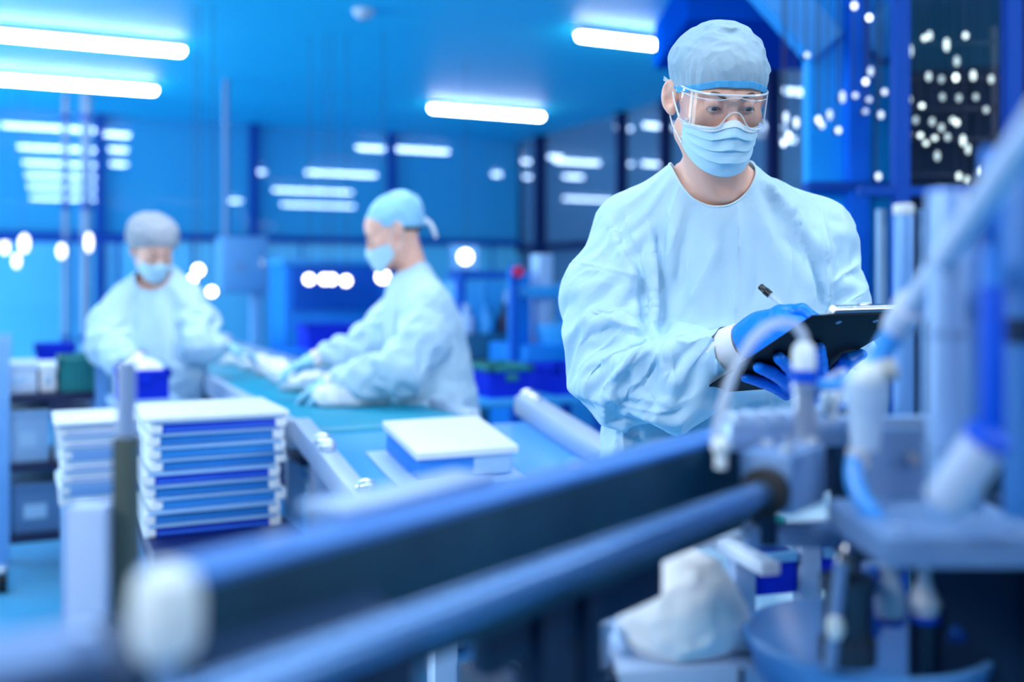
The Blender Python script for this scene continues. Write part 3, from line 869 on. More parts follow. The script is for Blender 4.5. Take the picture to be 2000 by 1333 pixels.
gown_tab = [(0.50, 0.40, 1.97, 0.265, 0.165), (0.7, 0.40, 1.97, 0.26, 0.16), (0.9, 0.40, 1.965, 0.25, 0.15), (1.05, 0.398, 1.96, 0.225, 0.135),
            (1.15, 0.395, 1.95, 0.205, 0.122), (1.25, 0.395, 1.945, 0.20, 0.12), (1.35, 0.398, 1.945, 0.198, 0.122), (1.42, 0.40, 1.945, 0.190, 0.120),
            (1.46, 0.40, 1.942, 0.172, 0.112), (1.50, 0.39, 1.935, 0.135, 0.098), (1.535, 0.378, 1.925, 0.092, 0.080), (1.56, 0.372, 1.92, 0.07, 0.06)]
armR = [(0.232, 1.955, 1.445, 0.074), (0.192, 1.93, 1.33, 0.084), (0.203, 1.850, 1.205, 0.080), (0.276, 1.770, 1.194, 0.070), (0.360, 1.676, 1.230, 0.041)]
armL = [(0.578, 1.965, 1.44, 0.073), (0.590, 1.96, 1.32, 0.074), (0.592, 1.925, 1.20, 0.070), (0.558, 1.82, 1.135, 0.056), (0.515, 1.745, 1.112, 0.041)]
def gown_sdf(p):
    t = profile(p, gown_tab, 2.25)
    y = smin(s_cap(p, (0.345, 1.935, 1.512), (0.225, 1.955, 1.452), 0.045, 0.070), s_cap(p, (0.405, 1.935, 1.512), (0.585, 1.965, 1.445), 0.045, 0.068), 0.03)
    t = smin(t, y, 0.05)
    return smin(smin(t, chain(p, armR, 0.05), 0.022), chain(p, armL, 0.05), 0.022)
def hero_body(p):
    q = to_local(p, HM)
    h = head_sdf(q) * HS
    n = s_cap(p, (0.362, 1.835, 1.590), (0.378, 1.915, 1.480), 0.054, 0.062)
    n = smin(n, s_cap(p, (0.373, 1.915, 1.520), (0.25, 1.955, 1.455), 0.035, 0.045), 0.03)
    n = smin(n, s_cap(p, (0.373, 1.915, 1.520), (0.56, 1.965, 1.450), 0.035, 0.045), 0.03)
    # the two cords and the notch at the base of the throat
    n = smin(n, s_cap(p, (0.305, 1.83, 1.60), (0.372, 1.838, 1.495), 0.012, 0.010), 0.02)
    n = smin(n, s_cap(p, (0.425, 1.83, 1.60), (0.388, 1.838, 1.495), 0.012, 0.010), 0.02)
    f = smin(h, n, 0.02)
    tab = [(z, cx, cy, max(w - (0.006 if z > 1.48 else 0.026) - 0.05 * (z < 1.1), 0.03), d - (0.005 if z > 1.48 else 0.024) - 0.02 * (z < 1.1)) for z, cx, cy, w, d in gown_tab if z >= 0.9]
    f = smin(f, profile(p, tab, 2.2), 0.02)
    f = smin(f, chain(p, [(a, b, c, r * 0.55) for a, b, c, r in armR], 0.02), 0.02)
    f = smin(f, chain(p, [(a, b, c, r * 0.55) for a, b, c, r in armL], 0.02), 0.02)
    f = smin(f, s_cap(p, armR[-1][:3], P(1515, 640, 1.615), 0.024, 0.016), 0.01)
    f = smin(f, s_cap(p, armL[-1][:3], P(1594, 790, 1.738), 0.022, 0.012), 0.01)
    for sx in (0.31, 0.49): f = smin(f, chain(p, [(sx, 1.965, 0.92, 0.085), (sx, 1.95, 0.5, 0.058), (sx, 1.99, 0.09, 0.04)], 0.02), 0.03)
    return f
xs = axis_steps([(0.05, 0.25, 0.012), (0.25, 0.47, 0.0022), (0.47, 0.73, 0.012)])
ys = axis_steps([(1.44, 1.655, 0.012), (1.655, 1.95, 0.0022), (1.95, 2.16, 0.012)])
zs = axis_steps([(0.04, 1.40, 0.016), (1.40, 1.49, 0.004), (1.49, 1.71, 0.0022), (1.71, 1.82, 0.006)])
V, Q = surface(hero_body, xs, ys, zs)
add_mesh('body', V - hb, tris(Q), skin, hero)
eyes(HM, hb, hero)
hair_under_cap(HM, hb, hero)
surgical_cap(HM, hb, hero, 'tall', 0.0022)
face_mask(HM, hb, hero)
goggles(HM, hb, hero)

CREASES = [
    # Y, width, height, polyline                                   sleeve nearer the clipboard hand
    (1.86, 0.010, 0.0135, [(1265, 470), (1268, 560), (1272, 640)]),
    (1.86, 0.009, -0.0180, [(1280, 430), (1287, 500), (1290, 580), (1290, 650)]),
    (1.86, 0.010, -0.0162, [(1250, 540), (1262, 600), (1252, 640)]),
    (1.84, 0.012, 0.0121, [(1180, 420), (1215, 500), (1245, 560)]),
    (1.84, 0.010, -0.0081, [(1200, 430), (1235, 520)]),
    (1.83, 0.009, 0.0081, [(1108, 560), (1150, 530), (1195, 535)]),
    (1.82, 0.011, 0.0135, [(1258, 645), (1210, 612), (1160, 607), (1115, 640)]),
    (1.82, 0.010, -0.0121, [(1262, 660), (1205, 640), (1150, 655), (1120, 690)]),
    (1.80, 0.010, 0.0121, [(1268, 655), (1222, 690), (1160, 710), (1130, 740)]),
    (1.79, 0.009, 0.0121, [(1290, 662), (1235, 700), (1190, 750), (1170, 785)]),
    (1.79, 0.009, -0.0108, [(1280, 680), (1225, 735), (1195, 780)]),
    (1.77, 0.009, 0.0108, [(1315, 660), (1290, 710), (1318, 765)]),
    (1.77, 0.008, -0.0081, [(1305, 690), (1255, 740), (1225, 790)]),
    (1.75, 0.009, 0.0095, [(1300, 672), (1350, 650), (1405, 640)]),
    (1.74, 0.008, 0.0108, [(1418, 655), (1395, 700), (1385, 755)]),
    (1.74, 0.008, -0.0081, [(1405, 650), (1375, 690), (1340, 740)]),
    (1.73, 0.008, 0.0108, [(1400, 632), (1430, 650), (1440, 662)]),
    (1.76, 0.010, 0.0081, [(1170, 790), (1240, 775), (1310, 790), (1380, 770)]),
    # chest
    (1.83, 0.005, 0.0064, [(1440, 395), (1442, 480), (1438, 560), (1432, 650)]),
    (1.83, 0.012, 0.0096, [(1320, 375), (1310, 450), (1292, 560)]),
    (1.83, 0.014, -0.0096, [(1345, 390), (1330, 500), (1325, 600)]),
    (1.83, 0.016, 0.0080, [(1400, 470), (1370, 540), (1340, 600)]),
    (1.83, 0.014, -0.0064, [(1475, 440), (1480, 540), (1470, 600)]),
    (1.83, 0.014, 0.0096, [(1520, 360), (1560, 440), (1580, 540), (1600, 615)]),
    (1.83, 0.012, -0.0128, [(1545, 430), (1590, 520), (1612, 610)]),
    (1.83, 0.010, 0.0080, [(1500, 355), (1545, 420)]),
    # far sleeve
    (1.90, 0.010, 0.009, [(1605, 440), (1622, 520), (1616, 600)]),
    (1.90, 0.009, -0.006, [(1640, 480), (1625, 560), (1632, 620)]),
    (1.90, 0.008, 0.006, [(1620, 560), (1655, 530), (1680, 525)]),
    (1.90, 0.008, 0.006, [(1640, 620), (1670, 590), (1694, 578)]),
    (1.86, 0.008, 0.006, [(1640, 700), (1675, 720), (1700, 715)]),
    (1.86, 0.008, -0.006, [(1650, 740), (1680, 730)]),
    # skirt
    (1.84, 0.014, 0.012, [(1215, 815), (1205, 880), (1196, 960)]),
    (1.84, 0.014, -0.010, [(1245, 820), (1240, 960)]),
    (1.84, 0.014, 0.008, [(1330, 800), (1320, 900)]), (1.84, 0.012, 0.006, [(1420, 780), (1435, 880)]),
]
def gown_seed(f, xs, ys, zs, creases=(), crumple=0.004, seed=1):
    V, Q = surface(f, xs, ys, zs)
    T = tris(Q)
    V = relax(V, T, 2, 0.4)
    N = vnormals(V, T)
    n1 = vnoise(V * np.array([13, 13, 8.0]), seed); n2 = vnoise(V * np.array([27, 27, 19.0]) + 5, seed + 1)
    d = (0.45 - np.abs(n1)) * crumple * 1.6 + (0.4 - np.abs(n2)) * crumple * 0.9
    if len(creases): d = d + crease_field(V, N, creases)
    return V + N * d[:, None], T
def past(a, b, t, r=0.085):
    """positive on a's side of the plane across the limb a-b at fraction t"""
    a, b = np.array(a[:3], float), np.array(b[:3], float); L = np.linalg.norm(b - a); d = (b - a) / L
    def g(v):
        s = (v - a) @ d; rad = np.linalg.norm(v - a - s[:, None] * d, axis=1)
        return np.maximum(t * L - s, np.maximum(rad - r, np.maximum(0.25 * L - s, s - 1.9 * L)))
    return g
neck = lambda v: np.linalg.norm((v - np.array([0.372, 1.900, 1.556])) / np.array([0.078, 0.112, 0.106]), axis=1) - 1
def limb_t(v, arm):
    """how far along the arm a point lies (0 shoulder .. 1 wrist) and how far from its axis"""
    best = np.full(len(v), 9.0); tt = np.zeros(len(v)); pts = np.array([a[:3] for a in arm], float)
    seg = np.linalg.norm(np.diff(pts, axis=0), axis=1); run = 0
    for a, b, L in zip(pts, pts[1:], seg):
        t = np.clip(((v - a) @ (b - a)) / (L * L), 0, 1); r = np.linalg.norm(v - a - t[:, None] * (b - a), axis=1)
        m = r < best; best[m] = r[m]; tt[m] = (run + t[m] * L) / seg.sum(); run += L
    return tt, best
def inner(tab, arms, dw=0.018, ra=0.62, extra=()):
    tb = [(z, cx, cy, max(w - dw, 0.03), max(d - dw * 0.8, 0.03)) for z, cx, cy, w, d in tab]
    ar = [[(a, b, c, r * ra) for a, b, c, r in arm] for arm in arms]
    def f(p):
        d = profile(p, tb, 2.2)
        for a, b, r0, r1 in extra: d = smin(d, s_cap(p, a, b, r0, r1), 0.03)
        for arm in ar: d = smin(d, chain(p, arm, 0.02), 0.01)
        return d
    return f
def gown_holds(V):
    tr, rr = limb_t(V, armR); tl, rl = limb_t(V, armL)
    onarm = np.maximum(np.clip((0.115 - rr) / 0.02, 0, 1) * (tr > 0.06), np.clip((0.105 - rl) / 0.02, 0, 1) * (tl > 0.06))
    wrist = np.maximum(np.where(rr < 0.09, np.clip((tr - 0.90) / 0.06, 0, 1), 0), np.where(rl < 0.09, np.clip((tl - 0.90) / 0.06, 0, 1), 0))
    hold = np.maximum(np.clip((0.35 - neck(V)) / 0.25, 0, 1), wrist)
    hold = np.maximum(hold, np.clip((0.60 - V[:, 2]) / 0.06, 0, 1))
    return hold, onarm, np.where(rr < rl, tr, tl)
hg = 0.0125
V, T = gown_seed(gown_sdf, np.arange(0.04, 0.74, hg, F32), np.arange(1.62, 2.16, hg, F32), np.arange(0.49, 1.58, hg, F32), CREASES)
for g in (neck, past(armR[-2], armR[-1], 0.95), past(armL[-2], armL[-1], 0.95), lambda v: v[:, 2] - 0.52): V, T = clip(V, T, g(V))
YOKE = (((0.345, 1.935, 1.506), (0.225, 1.955, 1.446), 0.040, 0.063), ((0.405, 1.935, 1.506), (0.585, 1.965, 1.440), 0.040, 0.060))
hold, onarm, mid = gown_holds(V)
V = drape(V, T, inner(gown_tab, (armR, armL), extra=YOKE), hold, 1.035 + 0.15 * onarm * np.exp(-((mid - 0.55) / 0.33) ** 2), steps=60, iters=14, grav=-0.00015, home=0.006, bend=0.35)
V, T = subdivide(V, T)
V = V + vnormals(V, T) * (crease_field(V, vnormals(V, T), CREASES) * 0.9)[:, None]
INN = inner(gown_tab, (armR, armL), extra=YOKE)
def push_out(V, T, gap=0.003):
    sd = INN(V.astype(F32)); m = (sd < gap) & (neck(V) > 0.1)
    N = vnormals(V, T); V = V.copy(); V[m] += N[m] * (gap - sd[m])[:, None]
    return V
V = push_out(V, T)
def tighten(V, arm, r0, t0=0.86, t1=0.95):
    tt, rr = limb_t(V, arm); a, b = np.array(arm[-2][:3], float), np.array(arm[-1][:3], float); d = (b - a) / np.linalg.norm(b - a)
    k = np.clip((tt - t0) / (t1 - t0), 0, 1) * (rr < 0.09); k = (k * k * (3 - 2 * k))[:, None]
    s = (V - a) @ d; ax = a + s[:, None] * d; q = V - ax; r = np.linalg.norm(q, axis=1, keepdims=True) + 1e-9
    return V + q * (np.minimum(r0 / r, 1) - 1) * k
V = tighten(tighten(V, armR, 0.0385), armL, 0.0385)
V, T = subdivide(V, T, 0.2)
FINE = [(1.83, 0.0032, 0.0085, [(1440, 392), (1443, 470), (1439, 560), (1432, 650)]),
    (1.86, 0.006, 0.0060, [(1206, 383), (1235, 461), (1265, 539)]), (1.86, 0.006, 0.0075, [(1262, 417), (1277, 505), (1279, 580), (1282, 651)]),
    (1.84, 0.003, 0.0035, [(1104, 508), (1150, 517), (1191, 527), (1260, 542)]), (1.83, 0.006, 0.0070, [(1140, 606), (1162, 612), (1226, 637), (1262, 648)]),
    (1.83, 0.006, 0.0065, [(1226, 637), (1172, 685), (1122, 730)]), (1.81, 0.006, 0.0070, [(1264, 661), (1205, 690), (1167, 710), (1140, 758)]),
    (1.79, 0.006, 0.0075, [(1309, 656), (1265, 724), (1206, 783), (1162, 768)]), (1.77, 0.006, 0.0065, [(1309, 661), (1312, 715), (1318, 772)]),
    (1.74, 0.005, 0.0060, [(1426, 658), (1385, 660), (1343, 671), (1312, 662)]), (1.73, 0.005, 0.0060, [(1409, 641), (1405, 690), (1399, 742)]),
    (1.78, 0.006, -0.0060, [(1262, 664), (1230, 720), (1190, 760)]), (1.79, 0.006, -0.0050, [(1290, 690), (1255, 755), (1290, 800)]),
    (1.77, 0.006, 0.0050, [(1180, 772), (1230, 795), (1284, 806), (1352, 788)]),
    (1.87, 0.006, 0.0070, [(1600, 393), (1616, 495), (1621, 605)]), (1.87, 0.005, 0.0050, [(1622, 556), (1648, 535), (1680, 515)]),
    (1.87, 0.005, 0.0050, [(1621, 614), (1660, 590), (1696, 566)]), (1.87, 0.004, 0.0035, [(1499, 346), (1535, 362), (1570, 390)]),
    (1.85, 0.008, 0.0070, [(1222, 808), (1216, 900)]), (1.85, 0.006, 0.0040, [(1428, 780), (1440, 860)]), (1.86, 0.006, 0.0050, [(1302, 400), (1318, 450), (1300, 520)]),
    (1.85, 0.006, 0.0040, [(1345, 395), (1330, 470), (1336, 560)]), (1.85, 0.005, 0.0030, [(1520, 420), (1545, 500), (1540, 590)])]
V = V + vnormals(V, T) * crease_field(V, vnormals(V, T), FINE)[:, None]
gown = add_mesh('gown', V - hb, T, gown_mat, hero)
# bound neckline
nv = []
for k in range(64):
    a = 2 * math.pi * k / 64; nv.append((math.cos(a), math.sin(a)))
nb_ = np.abs(neck(V)) < 0.02
ang = np.arctan2(V[nb_][:, 1] - 1.9, V[nb_][:, 0] - 0.372); vs = V[nb_]
ring = []
for k in range(48):
    a = -math.pi + 2 * math.pi * (k + 0.5) / 48; d = np.abs((ang - a + math.pi) % (2 * math.pi) - math.pi); w = d < 0.12
    if w.any(): ring.append(Vector(vs[w].mean(0)) - hero_base)
MB().tube(ring + [ring[0]], 0.0022, 8, 2, caps=False).build('neck_binding', M('gown_binding', (206, 228, 242), 0.85), gown)
# knitted cuffs
for arm, hand in ((armR, P(1500, 645, 1.625)), (armL, P(1594, 790, 1.738))):
    a = Vector(arm[-2][:3]).lerp(Vector(arm[-1][:3]), 0.72); b = Vector(arm[-1][:3]).lerp(hand, 0.35)
    MB().tube([a - hero_base, (a + b) / 2 - hero_base, b - hero_base], [0.036, 0.0345, 0.033], 32).build('knit_cuff', knit_mat, gown)
# trousers and shoes, below the gown
for sx in (0.31, 0.49):
    MB().tube([Vector((sx, 1.965, 0.95)) - hero_base, Vector((sx, 1.955, 0.5)) - hero_base, Vector((sx, 1.985, 0.10)) - hero_base], [0.105, 0.08, 0.062], 24).build('trouser_leg', trouser_mat, hero)
    MB().box(Vector((sx, 1.935, 0.03)) - hero_base, (0.10, 0.28, 0.06), bev=0.025).box(Vector((sx, 1.985, 0.075)) - hero_base, (0.095, 0.13, 0.07), bev=0.03).build('shoe', shoe_mat, hero)

# gloved hands
def writing_hand(p):
    w = P(1456, 678, 1.648)
    d = s_cap(p, w, P(1480, 662, 1.638), 0.034, 0.032)
    d = smin(d, s_cap(p, P(1478, 662, 1.64), P(1520, 622, 1.615), 0.031, 0.018), 0.025)
    d = smin(d, s_cap(p, P(1485, 672, 1.635), P(1530, 655, 1.605), 0.029, 0.018), 0.025)
    d = smin(d, s_cap(p, P(1490, 640, 1.64), P(1560, 614, 1.63), 0.022, 0.0125), 0.02)      # knuckle line of the index finger
    d = smin(d, chain(p, [(*P(1528, 610, 1.625), 0.0125), (*P(1566, 608, 1.605), 0.0115), (*P(1603, 632, 1.585), 0.0100), (*P(1618, 654, 1.572), 0.0085)], 0.006), 0.010)   # index
    d = smin(d, chain(p, [(*P(1520, 625, 1.60), 0.0125), (*P(1560, 632, 1.575), 0.0112), (*P(1590, 655, 1.565), 0.0100), (*P(1605, 672, 1.572), 0.0085)], 0.006), 0.008)   # middle
    d = smin(d, chain(p, [(*P(1520, 645, 1.595), 0.0125), (*P(1556, 655, 1.575), 0.0110), (*P(1578, 676, 1.580), 0.0095), (*P(1572, 690, 1.598), 0.0085)], 0.006), 0.008)   # ring
    d = smin(d, chain(p, [(*P(1512, 664, 1.600), 0.0115), (*P(1540, 680, 1.595), 0.0100), (*P(1552, 692, 1.605), 0.0090), (*P(1545, 700, 1.62), 0.0080)], 0.006), 0.008)   # little
    d = smin(d, chain(p, [(*P(1492, 650, 1.665), 0.017), (*P(1530, 632, 1.660), 0.013), (*P(1570, 640, 1.635), 0.0108), (*P(1600, 656, 1.605), 0.0088)], 0.006), 0.012)    # thumb
    lx = (p - A3(BA)) @ A3((BD - BA).normalized()); above = -(p - A3(BA)) @ A3(BN)
    d = np.where(lx > -0.012, smax(d, 0.0034 - above, 0.006), d)
    wr = vnoise(p * 95, 21) * vnoise(p * 40, 22)
    return (d + 0.0016 * wr).astype(F32)
V, Q = surface(writing_hand, np.arange(0.33, 0.56, 0.0018, F32), np.arange(1.53, 1.72, 0.0018, F32), np.arange(1.18, 1.33, 0.0018, F32))
V, T = clip(V, tris(Q), (V - np.array(P(1462, 674, 1.648))) @ np.array((P(1500, 645, 1.625) - P(1452, 678, 1.655)).normalized()))
add_mesh('glove', V - hb, T, glove_mat, hero, 0.0012)

def holding_hand(p):
    r = lambda x, y, k, e=0.0: (*on_board(x, y, k + 0.001 + e), k)
    d = chain(p, [(0.534, 1.780, 1.122, 0.033), (0.513, 1.738, 1.117, 0.031), (*P(1592, 774, 1.752), 0.024)], 0.02)
    d = smin(d, s_cap(p, r(1558, 778, 0.017)[:3], r(1612, 752, 0.017)[:3], 0.018, 0.018), 0.025)
    d = smin(d, s_cap(p, r(1600, 790, 0.022)[:3], r(1626, 748, 0.02)[:3], 0.022, 0.018), 0.02)
    d = smin(d, chain(p, [r(1608, 765, 0.0135), r(1606, 730, 0.0115, 0.004), r(1603, 705, 0.0105, 0.003), r(1600, 681, 0.0098)], 0.004), 0.008)
    d = smin(d, chain(p, [r(1580, 765, 0.0130), r(1556, 733, 0.0115, 0.004), r(1538, 714, 0.0105, 0.003), r(1522, 700, 0.0095)], 0.004), 0.008)
    d = smin(d, chain(p, [r(1566, 770, 0.0130), r(1532, 744, 0.0115, 0.004), r(1505, 727, 0.0105, 0.003), r(1482, 718, 0.0092)], 0.004), 0.008)
    d = smin(d, chain(p, [r(1558, 785, 0.0120), r(1520, 760, 0.0102, 0.003), r(1488, 747, 0.0092, 0.002), r(1456, 738, 0.0078)], 0.004), 0.008)
    d = smin(d, chain(p, [r(1606, 778, 0.017, 0.004), r(1628, 738, 0.0150, 0.004), r(1655, 705, 0.0120, 0.003), r(1682, 693, 0.0095)], 0.005), 0.012)
    ax = np.array((BB - BA).normalized()); s = p @ ax
    wr = np.sin(s * 900 + 3 * vnoise(p * 60, 31)) * 0.00022 + 0.0012 * vnoise(p * 90, 32) * vnoise(p * 35, 33)
    return (d + wr).astype(F32)
V, Q = surface(holding_hand, np.arange(0.33, 0.62, 0.0018, F32), np.arange(1.50, 1.83, 0.0018, F32), np.arange(1.05, 1.27, 0.0018, F32))
wq = Vector((0.526, 1.764, 1.119)); wd = np.array((Vector(armL[-1][:3]) - Vector(armL[-2][:3])).normalized())
V, T = clip(V, tris(Q), np.where((V[:, 2] > 1.155) | (V[:, 1] < 1.70), 1.0, (V - np.array(wq)) @ wd))
add_mesh('glove', V - hb, T, glove_mat, hero, 0.0012)

# ------------------------------------------------------------------ clipboard and pen
ey = (BB - BA).normalized(); ex = (BD - BA); ex = (ex - ey * ex.dot(ey)).normalized(); ez = ex.cross(ey)
if ez.z < 0: ez = -ez
board_c = (BA + BB + BC + BD) / 4
board_m = Matrix.Translation(board_c) @ Matrix((ex, ey, ez)).transposed().to_4x4()
BW, BL = (BD - BA).length / 2, (BB - BA).length / 2
clipboard = bpy.data.objects.new('clipboard', None); COL.objects.link(clipboard)
clipboard.matrix_world = board_m
tag(clipboard, 'black clipboard with a chrome clip held up under the writing hand', 'clipboard')
black = M('clipboard_black', (4, 10, 26), 0.6, spec=0.15)
chrome = M('chrome', (150, 158, 172), 0.24, 1.0)
MB().box((0, 0, 0.0014), (2 * BW, 2 * BL, 0.0028), bev=0.001).build('board', black, clipboard)
MB().box((0, -0.012, 0.0036), (2 * BW - 0.02, 2 * BL - 0.045, 0.0012)).build('paper', M('paper', (238, 242, 246), 0.8), clipboard)
m = MB().box((0, BL - 0.020, 0.0055), (0.125, 0.036, 0.0022), bev=0.0008).cyl((-0.062, BL - 0.004, 0.010), (0.062, BL - 0.004, 0.010), 0.0075, n=28)
m.box((0, BL - 0.036, 0.009), (0.09, 0.012, 0.004), bev=0.001)
cl = m.build('clip', chrome, clipboard)
MB().box((0, BL - 0.002, 0.0165), (0.028, 0.011, 0.004), bev=0.0015).build('clip_lever', chrome, cl)
for sx in (-0.070, 0.070): MB().sph((sx, BL - 0.006, 0.006), 0.0055, n=16).build('corner_guard', chrome, cl)
for sx in (-0.038, 0.038): MB().sph((sx, BL - 0.024, -0.0004), 0.0048, (1, 1, 0.35), 16).build('rivet', chrome, clipboard)

pb = on_board(1602, 660, -0.0035); pa = P(1484, 559, pb.y + 0.055)
pen = bpy.data.objects.new('pen', None); COL.objects.link(pen)
pax = (pa - pb).normalized()
pen.matrix_world = Matrix.Translation(pb) @ Vector((0, 0, 1)).rotation_difference(pax).to_matrix().to_4x4()
tag(pen, 'clear ballpoint pen with black end cap held by the writing glove', 'pen')
L = (pa - pb).length
clearp = see_through(M('pen_clear', (214, 226, 240), 0.1, coat=0.5), 0.45)
MB().lathe([(0.0, 0.006), (0.0014, 0.008), (0.0042, 0.022), (0.0052, 0.024), (0.0052, L - 0.018), (0, L - 0.018)], n=6).build('barrel', clearp, pen)
MB().lathe([(0.0, 0.0), (0.0005, 0.001), (0.0012, 0.010), (0, 0.011)], n=12).build('tip', chrome, pen)
MB().cyl((0, 0, 0.01), (0, 0, L * 0.62), 0.0014, n=10).build('ink_tube', M('ink', (14, 18, 40), 0.4), pen)
MB().lathe([(0.0, L - 0.022), (0.0062, L - 0.022), (0.0064, L - 0.012), (0.0056, L - 0.011), (0.0054, L - 0.001), (0.004, L), (0, L)], n=20).build('end_cap', M('pen_black', (12, 14, 20), 0.35), pen)
# ------------------------------------------------------------------ the two workers at the belt
def worker(label, base, hm, hs, neck_to, gtab, arms, hands, cap_style, skin_arm=0.5, nk=None, loose=0.06, seed=11, hairlow=False, ties=False, capmat=None, pinbelow=0.45):
    base = Vector(base); hb2 = np.array(base, float)
    t = thing('person', label, 'person', base)
    yk = [(neck_to, a[0]) for a in arms]
    def gsd(p):
        d = profile(p, gtab, 2.2)
        for n0, a0 in yk: d = smin(d, s_cap(p, Vector(n0) + Vector((0, 0, -0.02)), a0[:3], 0.05, a0[3] * 0.9), 0.05)
        for a in arms: d = smin(d, chain(p, a, 0.04), 0.022)
        return d
    hc = np.array(hm.translation)
    def bsd(p):
        d = head_sdf(to_local(p, hm)) * hs
        nb = to_world(np.array([[0, 0.03, -0.05]]), hm)[0]
        d = smin(d, s_cap(p, nb, neck_to, 0.050, 0.058), 0.025)
        tb = [(z, cx, cy, max(w - 0.03, 0.03), max(dd - 0.025, 0.03)) for z, cx, cy, w, dd in gtab]
        d = smin(d, profile(p, tb, 2.2), 0.02)
        for a, hnd in zip(arms, hands):
            d = smin(d, chain(p, [(x, y, z, r * skin_arm) for x, y, z, r in a], 0.02), 0.02)
            d = smin(d, s_cap(p, a[-1][:3], Vector(a[-1][:3]) + Vector(hnd[0]).normalized() * 0.08, 0.022, 0.014), 0.01)
        z0 = gtab[0][0]; g0 = sorted(gtab)[0]
        for sx in (-0.09, 0.09): d = smin(d, chain(p, [(g0[1] + sx * hdir[0], g0[2] + sx * hdir[1], g0[0] + 0.2, 0.07), (g0[1] + sx * hdir[0], g0[2] + sx * hdir[1], 0.09, 0.045)], 0.02), 0.03)
        return d
    f0 = np.array(to_world(np.array([[0, -1, 0], [0, 0, 0]]), hm)); fw = f0[0] - f0[1]; fw[2] = 0; fw /= np.linalg.norm(fw); hdir = (fw[1], -fw[0])
    allp = np.array([a[:3] for a in sum(arms, [])] + [[g[1], g[2], g[0]] for g in gtab])
    lo, hi = allp.min(0) - 0.27, allp.max(0) + 0.27
    xs = axis_steps([(lo[0], hc[0] - 0.13, 0.016), (hc[0] - 0.13, hc[0] + 0.13, 0.0045), (hc[0] + 0.13, max(hi[0], hc[0] + 0.2), 0.016)])
    ys = axis_steps([(min(lo[1], hc[1] - 0.2), hc[1] - 0.15, 0.016), (hc[1] - 0.15, hc[1] + 0.15, 0.0045), (hc[1] + 0.15, max(hi[1], hc[1] + 0.2), 0.016)])
    zs = axis_steps([(0.03, hc[2] - 0.16, 0.018), (hc[2] - 0.16, hc[2] + 0.15, 0.0045)])
    V, Q = surface(bsd, xs, ys, zs); add_mesh('body', V - hb2, tris(Q), skin, t)
    eyes(hm, hb2, t)
    hair_under_cap(hm, hb2, t, low=hairlow, h=0.005)
    surgical_cap(hm, hb2, t, cap_style, 0.004, mat=capmat, ties=ties)
    face_mask(hm, hb2, t, detail=False)
    # gown
    hg = 0.016
    V, T = gown_seed(gsd, np.arange(lo[0] + 0.1, hi[0] - 0.1, hg, F32), np.arange(lo[1] + 0.1, hi[1] - 0.1, hg, F32), np.arange(gtab[0][0] - 0.03, hi[2], hg, F32), (), 0.005, seed)
    nkc, nkr = nk
    ng = lambda v: np.linalg.norm((v - np.array(nkc)) / np.array(nkr), axis=1) - 1
    zb = sorted(gtab)[0][0] + 0.02
    for g in [ng] + [past(a[-2], a[-1], 0.96) for a in arms] + [lambda v: v[:, 2] - zb]: V, T = clip(V, T, g(V))
    hold = np.maximum(np.clip((0.35 - ng(V)) / 0.25, 0, 1), np.clip((zb + 0.08 - V[:, 2]) / 0.06, 0, 1)); onarm = np.zeros(len(V)); mid = np.zeros(len(V))
    for a in arms:
        tt, rr = limb_t(V, a); hold = np.maximum(hold, np.where(rr < 0.09, np.clip((tt - 0.9) / 0.06, 0, 1), 0)); onarm = np.maximum(onarm, np.clip((0.115 - rr) / 0.02, 0, 1) * (tt > 0.06) * np.exp(-((tt - 0.55) / 0.33) ** 2))
    ex = [(n0, a0[:3], 0.045, a0[3] * 0.8) for n0, a0 in yk]
    V = drape(V, T, inner(gtab, arms, 0.022, 0.6, extra=ex), hold, 1.035 + 0.10 * onarm, steps=45, iters=12, grav=-0.00015, home=0.006, bend=0.3)
    V, T = subdivide(V, T)
    gw = add_mesh('gown', V - hb2, T, gown_mat, t)
    for a, (hd, hn, hs_) in zip(arms, hands):
        w = Vector(a[-1][:3]); fdir = Vector(hd).normalized(); c0 = Vector(a[-2][:3]).lerp(w, 0.85)
        MB().tube([c0 - base, w - base, w + fdir * 0.03 - base], [a[-1][3] * 0.95, 0.036, 0.034], 20).build('knit_cuff', knit_mat, gw)
        hf = lambda p: hand_frame_sdf(p, w + fdir * 0.015, fdir, hn, 0.35, hs_)
        c = np.array(w + fdir * 0.08)
        V, Q = surface(hf, np.arange(c[0] - 0.16, c[0] + 0.16, 0.004, F32), np.arange(c[1] - 0.16, c[1] + 0.16, 0.004, F32), np.arange(c[2] - 0.16, c[2] + 0.16, 0.004, F32))
        add_mesh('glove', V - hb2, tris(Q), pale_glove_mat, t)
    g0 = sorted(gtab)[0]
    for sx in (-0.09, 0.09):
        x, y = g0[1] + sx * hdir[0], g0[2] + sx * hdir[1]
        MB().tube([Vector((x, y, g0[0] + 0.25)) - base, Vector((x, y, 0.45)) - base, Vector((x, y, 0.09)) - base], [0.095, 0.075, 0.06], 20).build('trouser_leg', trouser_mat, t)
        f3 = Vector((fw[0], fw[1], 0))
        MB().box(Vector((x, y, 0.032)) + f3 * 0.05 - base, (0.095, 0.26, 0.064), rz=math.atan2(f3.y, f3.x) + math.pi / 2, bev=0.025).build('shoe', shoe_mat, t)
    return t
